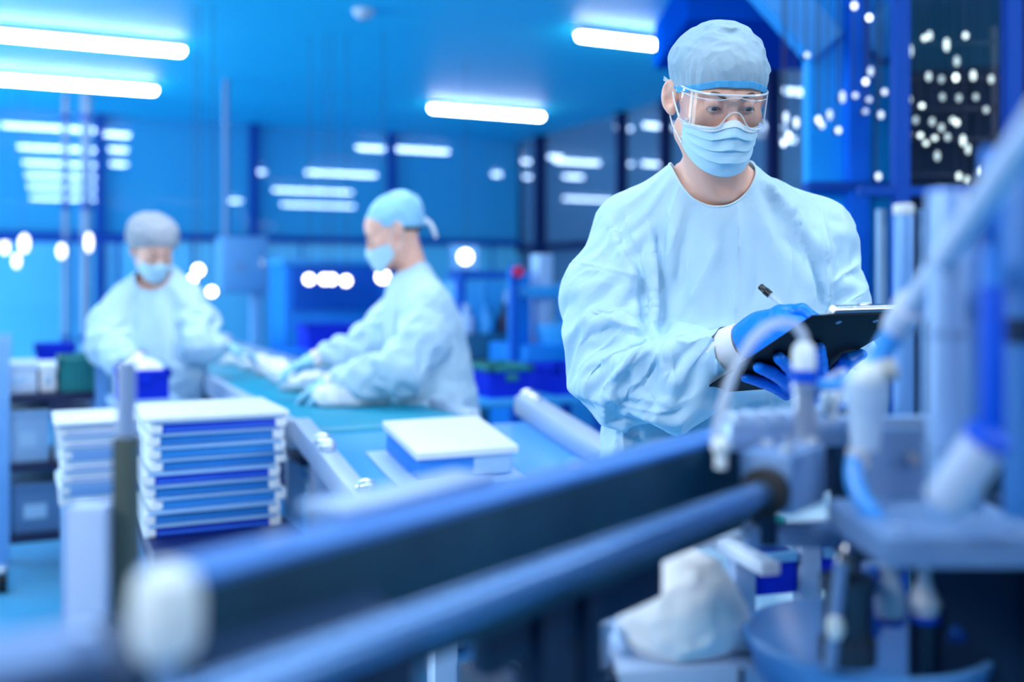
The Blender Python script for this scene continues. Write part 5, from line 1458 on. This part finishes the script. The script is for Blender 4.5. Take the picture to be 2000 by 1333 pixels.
for k, (y, z) in enumerate(((-0.12, 0.36), (0.10, 0.62))):
    MB().box((0, y, z), (0.36, 0.22, 0.03), bev=0.006).build('step', crate_cyan, stool)
for x in (-0.16, 0.16):
    MB().box((x, -0.12, 0.17), (0.03, 0.2, 0.34), bev=0.004).box((x, 0.10, 0.30), (0.03, 0.2, 0.60), bev=0.004).build('side_panel', blue_a, stool)
u4, v4 = uv_of(P(1165, 880, 4.4))
crate('dark green crate standing behind the blue step stool', R(u4, v4, 0.0), THETA, 0.34, 0.40, 0.52, M('crate_dark_green', (0, 84, 96), 0.5))
u5, v5 = uv_of(P(590, 680, 6.4)); u5 += 0.16
tb2_ = thing('side_table', 'low blue table with a deep blue crate behind the leaning worker', 'table', R(u5, v5, 0), THETA)
MB().box((0, 0, 0.90), (0.62, 0.4, 0.03), bev=0.004).build('tabletop', blue_a, tb2_)
for (x, y) in ((-0.28, -0.17), (0.28, -0.17), (-0.28, 0.17), (0.28, 0.17)): MB().box((x, y, 0.445), (0.04, 0.04, 0.88)).build('leg', blue_b, tb2_)
crate('deep blue crate on the low table behind the leaning worker\'s hands', R(u5, v5, 0.9155), THETA, 0.30, 0.28, 0.155, crate_blue)

# ------------------------------------------------------------------ guard frame with an added rack of glow spots, to the side of the column
gy = 3.7
gx0, gx1 = P(1758, 550, gy).x, P(1975, 550, gy).x
gf = thing('machine_guard', 'tall navy machine guard with clear panel beside the blue column', 'machine guard', ((gx0 + gx1) / 2, gy, 0), 0)
gw = gx1 - gx0
for x in (-gw / 2, gw / 2): MB().box((x, 0, 1.25), (0.055, 0.06, 2.5), bev=0.005).build('post', frame_blue, gf)
MB().box((gw / 2 + 0.06, 0.02, 1.25), (0.05, 0.05, 2.5), bev=0.005).build('post', frame_navy, gf)
MB().box((0, 0, 1.665), (gw + 0.3, 0.05, 0.035), bev=0.004).build('cross_rail', frame_blue, gf)
MB().box((0, 0, 2.46), (gw, 0.05, 0.05), bev=0.004).build('cross_rail', frame_navy, gf)
MB().box((0.19, 0.42, 1.50), (0.46, 0.03, 2.1)).build('back_panel', M('guard_back', (8, 28, 60), 0.7, spec=0.1), gf)
MB().box((0, 0.0, 2.06), (gw - 0.05, 0.006, 0.76)).build('clear_panel', thin_clear('guard_clear', (0.9, 0.95, 1.0), 0.05, 0.4), gf)
for k in range(5): MB().cyl((-gw / 2 + gw * (k + 0.5) / 5, 0.3, 0.5), (-gw / 2 + gw * (k + 0.5) / 5, 0.3, 1.62), 0.022, n=14).build('piston_rod', M('rod_pale', (130, 168, 206), 0.3, 0.4), gf)
rk = thing('spot_rack', 'dark rack added behind the guard panel to carry small glow spots', 'rack', ((gx0 + gx1) / 2 + 0.11, gy + 0.30, 0), 0)
for z in (1.76, 1.9, 2.02, 2.14, 2.28): MB().box((0, 0.03, z), (gw, 0.02, 0.012)).build('bar', dark_metal, rk)
for x in (-gw / 2 + 0.02, gw / 2 - 0.02): MB().box((x, 0.03, 1.17), (0.02, 0.02, 2.34)).build('leg', dark_metal, rk)
DOTS = [(1805, 75, 1, 1.2), (1815, 70, .8, 1.8), (1848, 88, .9, 2.6), (1885, 70, 1, 1.3), (1868, 120, .6, 2), (1777, 100, .7, 2.4), (1813, 150, .7, 1.8), (1838, 155, .5, 1.5), (1866, 152, 1.4, 1.5), (1900, 148, .9, 2), (1935, 155, .7, 1.6), (1765, 158, .5, 1.6),
        (1775, 195, .7, 1.6), (1800, 207, 1.2, 1), (1840, 190, .5, 1.5), (1872, 192, .5, 1.5), (1905, 190, .5, 1.4), (1860, 235, .8, 1.2), (1868, 240, 1.1, 1.3), (1820, 238, .6, 1.6), (1838, 250, .6, 1.6), (1773, 262, 1, 1.8), (1797, 265, 1.1, 1.1),
        (1808, 280, 1, 1), (1825, 270, 1, 1), (1880, 275, .9, 2.2), (1890, 292, .7, 2), (1872, 345, .9, 1.6), (1915, 335, .9, 1.6), (1888, 352, .7, 1.6), (1830, 305, .6, 2), (1850, 268, .6, 1.5), (1925, 215, .6, 1.3), (1788, 235, .5, 1.5), (1758, 225, .5, 1.5)]
for (px, py, e, tl) in DOTS:  # added balls glow where reflected lights would glint
    glow_dot('small warm white glow spot added on the rack behind the machine guard', P(px, py, gy + 0.29), 0.0098, 'added glow spots behind the machine guard', round(2.8 * e * e, 1), tall=tl, color=(240, 244, 226))
DOTS2 = [(1668, 12, 1.2, 1.3), (1697, 35, 1.4, 1.2), (1576, 108, .7, 1), (1690, 160, 1.2, 1.2), (1700, 140, .5, 1.8), (1670, 187, .7, 1), (1727, 180, .8, 1.1), (1697, 195, .6, 1), (1645, 190, .6, 2.2), (1720, 225, .7, 1.4), (1690, 218, .5, 1), (1637, 255, .9, 1.2),
         (1598, 235, 1, 1.5), (1605, 245, .7, 1.3), (1540, 265, 1.2, 1.3), (1555, 240, .8, 2), (1620, 225, .5, 2), (1715, 345, .8, 1.4), (1530, 280, 1, 1.4), (1535, 230, .6, 2.2)]
for (px, py, e, tl) in DOTS2:  # more added balls for reflected glints around the column
    glow_dot('small pale blue glow spot added before the blue column', P(px, py, 4.02), 0.0105, 'added glow spots before the blue column', round(2.6 * e * e, 1), tall=tl, color=(226, 238, 255))
# ================================================================== the machine close to the camera
bd = Vector((0.619, 0.785, 0.0)); bn = Vector((0.785, -0.619, 0.0)); bup = Vector((0, 0, 1))     # along the beam, towards the camera, up
rotB = Matrix((bd, -bn, bup)).transposed()      # local x along, y away from the camera side, z up
yawB = math.atan2(bd.y, bd.x)
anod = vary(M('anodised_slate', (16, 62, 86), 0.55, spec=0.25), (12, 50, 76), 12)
anod_top_lit = M('beam_top_lit', (52, 112, 184), 0.55, 0.0, spec=0.3)  # light on the beam's top face put into a paler colour
alu = M('satin_aluminium', (150, 178, 216), 0.38, 0.5)
alu2 = M('cast_aluminium', (112, 146, 192), 0.5, 0.25)
plate_m = M('machine_plate', (104, 136, 180), 0.5, 0.1)
navy_m = M('machine_navy', (5, 40, 72), 0.55, spec=0.3)
ivory = M('ivory_plastic', (222, 228, 232), 0.5)
fit_blue = M('fitting_blue', (0, 76, 200), 0.45, spec=0.2)
tube_clear = see_through(M('tube_milky', (206, 214, 232), 0.3, coat=0.3), 0.5)
tube_blue = see_through(M('tube_sky', (60, 160, 246), 0.3, coat=0.3), 0.15)

beam_o = at_z(1155, 936, 1.178)
beam = thing('guide_beam', 'long dark anodised guide beam slanting across the machine', 'beam', beam_o, yawB)
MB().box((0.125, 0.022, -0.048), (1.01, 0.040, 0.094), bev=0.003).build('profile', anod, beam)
MB().box((0.125, 0.026, 0.0005), (1.01, 0.046, 0.006), bev=0.002).build('top_strip', anod_top_lit, beam)
for x in (-0.30, 0.02, 0.38): MB().cyl((x, 0.03, 0.0), (x, 0.03, 0.007), 0.006, n=16).build('screw', alu, beam)
MB().box((-0.155, 0.062, 0.006), (0.16, 0.045, 0.008), bev=0.002).build('mounting_lug', alu, beam)
# hanging bracket with two legs under the beam
def BL(px, py, Y): return beam.matrix_basis.inverted() @ P(px, py, Y)
for px, wx, zt in ((990, 0.036, -0.09), (1205, 0.022, -0.09)):
    q = at_z(px, 1300, 1.178 - 0.16); 
    loc = Matrix.Rotation(-yawB, 3, 'Z') @ (q - beam_o)
    MB().box((loc.x, 0.03, -0.30), (wx, 0.03, 0.44), bev=0.003).build('support_leg', navy_m, beam)
MB().box((Matrix.Rotation(-yawB, 3, 'Z') @ (at_z(1090, 1200, 1.05) - beam_o) + Vector((0, 0, 0))).to_tuple() and (0.03, 0.035, -0.115), (0.26, 0.02, 0.05), bev=0.003).build('bracket_plate', navy_m, beam)

ro_ = P(1490, 963, 0.93)
rod = thing('guide_rod', 'polished steel guide rod running below the dark beam', 'rod', ro_, yawB)
MB().cyl((-1.05, 0, 0), (0.0, 0, 0), 0.0112, n=40).build('rod', M('polished_rod', (96, 136, 186), 0.25, 0.7), rod)
cyl_t = thing('pneumatic_cylinder', 'grey pneumatic cylinder block holding the end of the steel rod', 'cylinder', ro_, yawB)
MB().cyl((-0.004, 0, 0), (0.012, 0, 0), 0.0225, n=36, bev=0.003).build('rod_seal', black_rub, cyl_t)
MB().box((0.055, 0.004, 0.006), (0.085, 0.052, 0.056), bev=0.005).build('body', alu2, cyl_t)
for (x, y) in ((0.025, -0.012), (0.05, 0.018), (0.085, -0.012), (0.085, 0.018)): MB().cyl((x, y, 0.033), (x, y, 0.040), 0.0065, n=18, bev=0.001).build('bolt', M('bright_steel', (224, 230, 238), 0.25, 0.7), cyl_t)
MB().sph((-0.012, 0.036, 0.040), 0.009).cyl((-0.012, 0.036, 0.02), (-0.012, 0.036, 0.04), 0.006).build('adjusting_screw', ivory, cyl_t)

# push-in fitting with its arched hose
fb = P(1570, 860, 1.0); ft = P(1570, 672, 1.0)
fit = thing('hose_fitting', 'upright steel hose fitting with a blue collar in front of the holding glove', 'hose fitting', fb, 0)
s = 1.0 / FPX
MB().lathe([(0, -0.012), (0.017, -0.012), (0.017, -0.002), (0.0115, 0.0), (0.0105, 0.048), (0.0125, 0.05), (0.0125, 0.056), (0, 0.056)], n=6 if False else 28).build('body', M('fitting_steel', (172, 184, 206), 0.3, 0.6), fit)
MB().lathe([(0, 0.056), (0.0122, 0.056), (0.0128, 0.062), (0.0122, 0.069), (0, 0.069)]).build('collar', fit_blue, fit)
MB().lathe([(0, 0.069), (0.0112, 0.069), (0.0118, 0.078), (0.0105, 0.090), (0.006, 0.096), (0, 0.096)]).build('release_cap', ivory, fit)
MB().lathe([(0, -0.024), (0.0145, -0.024), (0.0155, -0.016), (0.0145, -0.012), (0, -0.012)]).build('seal_ring', fit_blue, fit)
hs = thing('hose', 'milky clear hose arching up and over from the upright fitting', 'hose', fb, 0)
hp = [P(1570, 680, 1.0), P(1568, 655, 1.0), P(1545, 632, 1.0), P(1505, 636, 0.99), P(1468, 668, 0.98), P(1436, 722, 0.97), P(1412, 790, 0.96), P(1398, 862, 0.955)]
MB().tube([p - fb for p in hp], 0.0052, 14, 6).build('tube', tube_clear, hs)
hs2 = thing('hose', 'thin milky hose curling from the manifold under the holding glove', 'hose', fb, 0)
MB().tube([p - fb for p in (P(1612, 800, 1.02), P(1640, 772, 1.02), P(1652, 740, 1.04), P(1644, 726, 1.06), P(1600, 752, 1.06), P(1580, 770, 1.04))], 0.0032, 10, 6).build('tube', tube_clear, hs2)
mf = P(1520, 838, 1.02)
man = thing('valve_manifold', 'ribbed pale valve manifold at the foot of the upright fitting', 'valve manifold', mf, yawB * 0.35)
MB().box((0.012, 0, -0.004), (0.150, 0.034, 0.028), bev=0.004).build('body', alu, man)
for k in range(6): MB().box((-0.052 + 0.021 * k, -0.002, 0.013), (0.013, 0.030, 0.012), bev=0.003).build('valve_cap', M('valve_grey', (176, 196, 224), 0.45), man)
MB().sph((0.052, -0.012, 0.028), 0.010, (1, 1, 1.35)).cyl((0.052, -0.012, 0.008), (0.052, -0.012, 0.024), 0.006).build('needle_screw', ivory, man)
MB().box((0.012, 0.004, -0.040), (0.09, 0.03, 0.05), bev=0.003).build('foot', navy_m, man)

# regulator with gauge knob and the blue hose leaving it
rgp = P(1690, 880, 0.92)
reg = thing('pressure_regulator', 'pale pressure regulator with a ball knob beside the upright fitting', 'regulator', rgp, 0)
k_ = 0.92 / FPX
MB().lathe([(0, 0.0), (0.012, 0.0), (0.014, 0.02), (0.0165, 0.04), (0.019, 0.048), (0.019, 0.062), (0.013, 0.066), (0, 0.066)]).build('body', M('regulator_pale', (176, 198, 226), 0.45), reg)
MB().sph((0.000, -0.008, 0.066), 0.0135).build('knob', ivory, reg)
MB().cyl((0.010, -0.002, 0.070), (0.026, -0.004, 0.074), 0.010, n=20, bev=0.002).build('gauge', M('gauge_tan', (178, 178, 176), 0.45), reg)
MB().cyl((-0.008, -0.004, -0.014), (-0.008, -0.004, 0.002), 0.0095, n=20).build('outlet', M('outlet_grey', (190, 190, 200), 0.4), reg)
bh = thing('hose', 'sky blue hose dropping from the pressure regulator to the plate', 'hose', rgp, 0)
MB().tube([p - rgp for p in (P(1672, 895, 0.915), P(1668, 930, 0.91), P(1680, 970, 0.90), P(1708, 1010, 0.89), P(1730, 1045, 0.89), P(1735, 1080, 0.90))], 0.0085, 16, 6).build('tube', tube_blue, bh)
bh2 = thing('hose', 'thin blue pipe joining the fitting collar to the regulator', 'hose', rgp, 0)
MB().tube([p - rgp for p in (P(1580, 752, 1.01), P(1630, 752, 0.98), P(1676, 745, 0.94), P(1690, 790, 0.925))], 0.0060, 12, 5).build('tube', tube_blue, bh2)

# slanting clear tube from the upper corner
ta, tb_a = P(1990, 290, 0.64), P(1752, 640, 0.93)
dg = thing('slanting_tube', 'thick milky tube slanting down from the upper corner to the regulator', 'tube', ta, 0)
d0 = tb_a - ta
MB().cyl(-d0 * 0.15, d0 * 0.86, 0.0098, n=24).build('tube', M('tube_pale_solid', (186, 204, 232), 0.35), dg)
MB().cyl(d0 * 0.82, d0 * 1.0, 0.0150, 0.0140, n=24, bev=0.002).build('coupling', M('coupling_white', (206, 214, 236), 0.4), dg)
MB().tube([d0 * 0.98, P(1718, 700, 0.935) - ta, P(1700, 748, 0.93) - ta, P(1694, 775, 0.925) - ta], 0.0105, 16, 5).build('soft_tail', tube_blue, dg)

# uprights: posts, columns
def post(name, label, cat, px0, px1, py0, py1, Y, mat, round_=True, depth=None):
    a = P((px0 + px1) / 2, py1, Y); h = (py1 - py0) / FPX * Y; r = abs(px1 - px0) / FPX * Y / 2
    t = thing(name, label, cat, a, 0.0)
    m = MB()
    if round_: m.cyl((0, 0, 0), (0, 0, h), r, n=32, bev=0.001)
    else: m.box((0, 0, h / 2), (2 * r, depth or 2 * r, h), bev=0.003)
    m.build('shaft', mat, t)
    return t, h, r
t, h, r = post('piston_column', 'pale round piston column with white head nearest the slanting tube', 'column', 1746, 1784, 420, 850, 1.12, M('column_pale', (108, 160, 222), 0.4, 0.2))
MB().cyl((0, 0, h), (0, 0, h + 0.012), r * 1.05, n=28, bev=0.003).build('head', ivory, t)
t, h, r = post('machine_column', 'broad satin column rising behind the slanting tube', 'column', 1812, 1884, 372, 1010, 0.80, M('column_satin', (136, 172, 220), 0.4, 0.3))
for z in (0.05, 0.14): MB().cyl((0, 0, z), (0, 0, z + 0.006), r * 1.06, n=32).build('ring', alu2, t)
t, h, r = post('machine_column', 'slim grey column between the broad satin one and the blue one', 'column', 1884, 1918, 420, 1000, 0.86, M('column_grey', (88, 132, 190), 0.4, 0.2))
MB().cyl((0, 0, h), (0, 0, h + 0.008), r * 1.1, n=28).build('head', alu, t)
t, h, r = post('machine_column', 'saturated blue column above the short white rod', 'column', 1915, 1962, 560, 900, 0.74, fit_blue)
MB().cyl((0, 0, h), (0, 0, h + 0.10), r * 0.9, n=28).build('upper_sleeve', M('sleeve_blue', (40, 120, 214), 0.4), t)
t, h, r = post('machine_column', 'dull blue column furthest along the machine edge', 'column', 1962, 2030, 330, 1010, 0.80, M('column_dull', (56, 116, 182), 0.45))
MB().cyl((0, 0, h * 0.5), (0, 0, h * 0.5 + 0.02), r * 1.08, n=28).build('clamp', navy_m, t)
a, b = P(1925, 862, 0.72), P(1845, 985, 0.74)
wr_ = thing('slanting_rod', 'short white rod slanting at the foot of the blue column', 'rod', a, 0)
MB().cyl((0, 0, 0), b - a, 0.0150, 0.0165, n=24, bev=0.003).build('rod', M('rod_white_grey', (166, 182, 212), 0.4), wr_)
MB().cyl((a - b) * 0.12, (a - b) * -0.02, 0.016, n=24).build('blue_end', fit_blue, wr_)

# plates of the machine bed
pp = P(1770, 1040, 0.86)
bed = thing('machine_plate', 'long grey blue machine plate carrying the columns', 'machine plate', pp, 0.0)
MB().box((0.037, 0.03, -0.006), (0.145, 0.15, 0.026), bev=0.006).build('slab', plate_m, bed)
for (x, y) in ((-0.015, -0.025), (0.085, -0.025)): MB().cyl((x, y, 0.003), (x, y, 0.012), 0.0085, n=20, bev=0.002).build('bolt', alu, bed)
MB().box((0.135, 0.02, -0.012), (0.05, 0.16, 0.05), bev=0.006).build('end_block', navy_m, bed)
MB().box((0.17, 0.06, -0.20), (0.06, 0.05, 0.35), bev=0.004).build('pedestal', navy_m, bed)
vp = P(1738, 938, 0.965)
vpl = thing('upright_plate', 'upright grey blue mounting plate between regulator and columns', 'mounting plate', vp, 0.0)
MB().box((0, 0, 0.0), (0.062, 0.012, 0.098), bev=0.002).build('plate', plate_m, vpl)
MB().cyl((0.018, -0.006, 0.022), (0.018, -0.012, 0.022), 0.006, n=18).build('bolt', M('bolt_tan', (168, 170, 186), 0.4, 0.4), vpl)
MB().cyl((-0.01, -0.006, -0.035), (-0.01, -0.012, -0.035), 0.006, n=18).build('bolt', alu, vpl)
brp = P(1790, 832, 1.02)
br = thing('cross_bar', 'pale cross bar between the regulator and the broad column', 'bar', brp, 0.12)
MB().box((0, 0, 0), (0.125, 0.022, 0.020), bev=0.004).build('bar', alu, br)
for x in (-0.05, 0.05): MB().cyl((x, -0.011, 0), (x, -0.015, 0), 0.006, n=16).build('bolt', alu2, br)
bkp = P(1700, 1000, 1.10)
bk = thing('back_housing', 'dark housing behind the columns and the mounting plate', 'housing', bkp, 0)
MB().box((0.09, 0.05, 0.005), (0.22, 0.06, 0.13), bev=0.006).build('body', navy_m, bk)
MB().box((0.09, 0.016, 0.005), (0.17, 0.012, 0.09), bev=0.003).build('cover', anod, bk)
gr = P(1560, 1045, 1.02)
gb_ = thing('gripper_bar', 'grey gripper bar under the pneumatic cylinder', 'gripper', gr, 0.05)
MB().box((0.04, 0.0, 0.0), (0.19, 0.03, 0.022), bev=0.005).build('bar', alu2, gb_)
MB().box((-0.035, -0.002, 0.02), (0.018, 0.03, 0.055), bev=0.003).build('jaw', navy_m, gb_)

# right hand lower group: bottles, sensors, dark side panel
q = P(1655, 1290, 0.95)
mt_ = thing('motor', 'dark upright motor with chrome cap in front of the feeder bowl', 'motor', q, 0)
MB().lathe([(0, 0), (0.026, 0.0), (0.026, 0.02), (0.022, 0.024), (0.022, 0.062), (0.025, 0.066), (0.025, 0.078), (0, 0.078)]).build('body', M('motor_dark', (40, 54, 72), 0.45, 0.3), mt_)
MB().lathe([(0, 0.078), (0.010, 0.078), (0.011, 0.10), (0.007, 0.108), (0, 0.108)]).build('chrome_cap', chrome, mt_)
MB().cyl((-0.022, -0.02, 0.0), (-0.012, -0.02, 0.095), 0.0060, n=16).build('guide_pin', alu2, mt_)
MB().sph((-0.018, -0.022, 0.038), 0.0085, (1, 1, 1.5)).build('grease_nipple', ivory, mt_)
for (px, py, Y, hh, lab) in ((1735, 1205, 0.98, 0.050, 'pear shaped white nozzle beside the dark motor'), (1805, 1200, 0.98, 0.030, 'short white nozzle next to the red based bottle')):
    q = P(px, py, Y); t = thing('nozzle', lab, 'nozzle', q, 0)
    MB().lathe([(0, 0), (0.013, 0.0), (0.0165, 0.012), (0.014, hh * 0.55), (0.008, hh), (0.006, hh + 0.018), (0, hh + 0.018)]).build('body', M('nozzle_white', (196, 206, 222), 0.35), t)
    MB().lathe([(0, -0.006), (0.015, -0.006), (0.015, 0.0), (0, 0.0)]).build('seat', fit_blue, t)
q = P(1838, 1150, 1.02)
bt = thing('bottle', 'small clear bottle with a red base under the machine plate', 'bottle', q, 0)
MB().lathe([(0, 0.010), (0.026, 0.010), (0.027, 0.034), (0.024, 0.042), (0.012, 0.048), (0.010, 0.058), (0, 0.058)]).build('body', M('bottle_milky', (172, 188, 214), 0.3), bt)
MB().lathe([(0, 0), (0.018, 0.0), (0.024, 0.006), (0.026, 0.010), (0, 0.010)]).build('red_base', M('bottle_red', (206, 92, 70), 0.45), bt)
bhose = thing('hose', 'blue hose looping down between the nozzles', 'hose', q, 0)
MB().tube([p - q for p in (P(1765, 1072, 1.0), P(1760, 1100, 1.0), P(1735, 1120, 0.99), P(1700, 1130, 0.98), P(1690, 1190, 0.96), P(1705, 1240, 0.96))], 0.0085, 14, 5).build('tube', M('hose_blue_solid', (0, 104, 214), 0.4), bhose)
bhose2 = thing('hose', 'blue hose bending over to the red based bottle', 'hose', q, 0)
MB().tube([p - q for p in (P(1775, 1075, 1.0), P(1800, 1110, 1.01), P(1850, 1180, 1.0), P(1870, 1250, 0.97))], 0.0085, 14, 5).build('tube', M('hose_blue_deep', (10, 74, 160), 0.4), bhose2)
q = P(1930, 1230, 0.92)
sp = thing('machine_enclosure', 'large navy side panel closing the machine below the plate', 'panel', q, -0.25)
MB().box((0.03, 0.06, -0.12), (0.18, 0.02, 0.42), bev=0.004).build('panel', navy_m, sp)
MB().box((-0.045, 0.046, -0.05), (0.012, 0.012, 0.09), bev=0.002).build('handle', anod, sp)

# feeder bowl: broad pale blue rim behind the motor
q = P(1690, 1300, 1.04)
bowl = thing('feeder_bowl', 'broad pale blue feeder bowl low on the machine', 'bowl', q, 0)
MB().lathe([(0.0, -0.045), (0.085, -0.040), (0.112, 0.0), (0.122, 0.030), (0.115, 0.032), (0.104, 0.004), (0.078, -0.030), (0, -0.034)], n=64).build('bowl', M('bowl_blue', (88, 150, 214), 0.4), bowl)
MB().lathe([(0, -0.20), (0.06, -0.20), (0.06, -0.042), (0, -0.042)], n=40).build('pedestal', navy_m, bowl)

# white feeder frame with blue bins
q = P(1520, 1110, 1.28)
ff = thing('feeder_rack', 'white feeder frame with deep blue pockets under the grey gripper bar', 'frame', q, 0.28)
wf = M('frame_white', (206, 218, 236), 0.45)
MB().box((0.0, 0.0, 0.045), (0.26, 0.05, 0.014), bev=0.004).build('top_rail', wf, ff)
MB().box((-0.085, -0.05, 0.040), (0.024, 0.16, 0.016), bev=0.004).build('slide_rail', wf, ff)
MB().box((-0.15, -0.03, 0.030), (0.024, 0.14, 0.016), bev=0.004).build('slide_rail', wf, ff)
for x in (-0.062, 0.028, 0.115): MB().box((x, -0.02, -0.005), (0.028, 0.022, 0.095), bev=0.003).build('upright', M('upright_grey', (154, 178, 214), 0.45), ff)
for x in (-0.017, 0.072):
    MB().box((x, 0.0, 0.0), (0.058, 0.05, 0.05), bev=0.004).build('pocket', crate_blue, ff)
    MB().box((x, -0.028, 0.022), (0.052, 0.008, 0.012), bev=0.002).build('pocket_lip', M('lip_cyan', (110, 176, 226), 0.4), ff)
MB().box((0.03, -0.02, -0.055), (0.21, 0.03, 0.016), bev=0.004).build('lower_rail', alu2, ff)
MB().cyl((-0.015, -0.01, 0.052), (-0.015, -0.01, 0.066), 0.018, n=24, bev=0.004).build('green_button', M('button_green', (0, 146, 136), 0.4), ff)
MB().lathe([(0, 0.052), (0.026, 0.052), (0.028, 0.066), (0.018, 0.078), (0, 0.080)], (-0.062, -0.005, 0)).build('dome_cap', M('dome_white', (190, 214, 236), 0.4), ff)
for x in (-0.06, 0.11): MB().box((x, 0.0, -0.36), (0.024, 0.024, 0.62)).build('leg', navy_m, ff)

# white bag of goods on a pale shelf
q = P(1335, 1268, 1.10)
shelf = thing('machine_shelf', 'pale grey shelf of the machine under the white bag', 'shelf', q, 0.10)
MB().box((0.0, 0.03, -0.018), (0.165, 0.17, 0.036), bev=0.006).build('shelf', M('shelf_pale', (168, 192, 224), 0.45), shelf)
MB().box((0.01, 0.05, -0.20), (0.15, 0.04, 0.34)).build('bracket', navy_m, shelf)
MB().box((0.045, -0.057, -0.012), (0.004, 0.004, 0.02)).build('notch', navy_m, shelf)
bagm = vary(M('bag_white', (246, 247, 250), 0.6), (232, 238, 248), 14)
def bag(p):
    d = s_ell(p, (-0.004, 0.0, 0.035), (0.068, 0.055, 0.062))
    d = smin(d, s_ell(p, (-0.010, 0.0, 0.070), (0.034, 0.040, 0.036)), 0.03)
    d = smin(d, s_cap(p, (0.022, -0.015, 0.088), (0.058, -0.012, 0.012), 0.013, 0.018), 0.012)
    n = vnoise(p * 34, 71); n2 = vnoise(p * 80, 72)
    return np.maximum(d - 0.006 * (0.4 - np.abs(n)) - 0.002 * n2, -p[:, 2]).astype(F32)
V, Q = surface(bag, np.arange(-0.09, 0.095, 0.0032, F32), np.arange(-0.08, 0.08, 0.0032, F32), np.arange(-0.01, 0.13, 0.0032, F32))
o = add_mesh('plastic_bag', V, tris(Q), bagm); o.location = q + Vector((0, 0, 0.001)); o.rotation_euler = (0, 0, 0.1)
tag(o, 'bulging white bag slumped on the pale machine shelf below the rod', 'bag')
q = P(1110, 1300, 1.05)
wb_ = thing('storage_box', 'small white box seen under the dark beam between its two legs', 'box', q, 0.5)
MB().box((0, 0.02, 0.012), (0.085, 0.07, 0.040), bev=0.004).build('body', M('box_pale_white', (184, 206, 236), 0.5), wb_)
MB().box((0, 0.02, 0.036), (0.09, 0.075, 0.010), bev=0.003).build('lid', M('box_pale_white', (184, 206, 236), 0.5), wb_)
bx = thing('equipment_box', 'navy equipment box under the small white box', 'box', q + Vector((0, 0.03, -0.009)), 0.5)
MB().box((0, 0.0, -0.16), (0.20, 0.12, 0.32), bev=0.005).build('body', navy_m, bx)
MB().box((0.0, -0.062, -0.08), (0.10, 0.006, 0.08), bev=0.002).build('cover', anod, bx)
q = P(1248, 1120, 1.22)
lb = thing('bottle', 'pale upright bottle half hidden behind the rod beside the white bag', 'bottle', q, 0)
MB().lathe([(0, -0.045), (0.022, -0.045), (0.024, -0.04), (0.022, 0.02), (0.016, 0.028), (0, 0.028)]).build('body', M('bottle_pale', (150, 186, 232), 0.4), lb)
MB().lathe([(0, -0.06), (0.020, -0.06), (0.022, -0.045), (0, -0.045)]).build('base', fit_blue, lb)
q = P(1250, 1280, 1.22)
lst = thing('bottle_stand', 'navy block carrying the pale bottle behind the rod', 'stand', (q.x, q.y, q.z), 0)
zt = P(1248, 1120, 1.22).z - 0.061 - q.z
MB().box((0, 0, zt / 2 - 0.1), (0.06, 0.06, zt + 0.2), bev=0.003).build('block', navy_m, lst)
MB().box((0, 0, zt - 0.003), (0.07, 0.07, 0.006)).build('top', anod, lst)

# lower left: post, knob and plate very close to the lens
q = P(178, 1260, 0.95)
po = thing('machine_post', 'pale square post with an olive channel at the corner of the machine', 'post', q, 0)
hh = (1260 - 985) / FPX * 0.95
MB().box((0, 0, hh / 2 - 0.03), (0.0355, 0.030, hh + 0.06), bev=0.002).build('shaft', M('post_lilac', (178, 198, 236), 0.45), po)
MB().box((0.0265, 0.016, hh / 2 + 0.0), (0.0175, 0.026, hh + 0.12), bev=0.002).build('side_channel', M('channel_olive', (66, 78, 74), 0.6), po)
MB().cyl((0.0265, 0.016, hh + 0.04), (0.0265, 0.016, hh + 0.13), 0.0085, n=20).build('pin', M('pin_lilac', (140, 162, 200), 0.4), po)
q = P(325, 1190, 0.50)
kn = thing('knob', 'ivory clamping knob at the low end of the dark beam', 'knob', q, 0.3)
MB().lathe([(0, -0.022), (0.013, -0.022), (0.0165, -0.014), (0.0165, 0.006), (0.014, 0.016), (0.006, 0.021), (0, 0.021)]).build('grip', ivory, kn)
MB().cyl((0, 0, -0.05), (0, 0, -0.02), 0.006).build('stem', alu, kn)
q = P(90, 1235, 0.52)
pn = thing('bracket_plate', 'pale plate at the corner of the machine below the square post', 'plate', q, 0.55)
MB().box((-0.015, 0.0, -0.012), (0.085, 0.06, 0.016), bev=0.005).build('plate', M('plate_pale', (104, 132, 176), 0.6, spec=0.3), pn)
MB().cyl((0.015, -0.02, 0.0), (0.015, -0.02, 0.004), 0.006, n=18).build('bolt', alu, pn)
q = P(240, 1400, 0.52)
cv_ = thing('machine_cover', 'dark navy machine cover along the lower edge below the ivory knob', 'cover', q, 0.45)
MB().box((0.02, 0.02, -0.10), (0.26, 0.10, 0.26), bev=0.004).build('cover', navy_m, cv_)
MB().box((0.02, -0.032, -0.02), (0.08, 0.006, 0.02), bev=0.002).build('handle', anod, cv_)
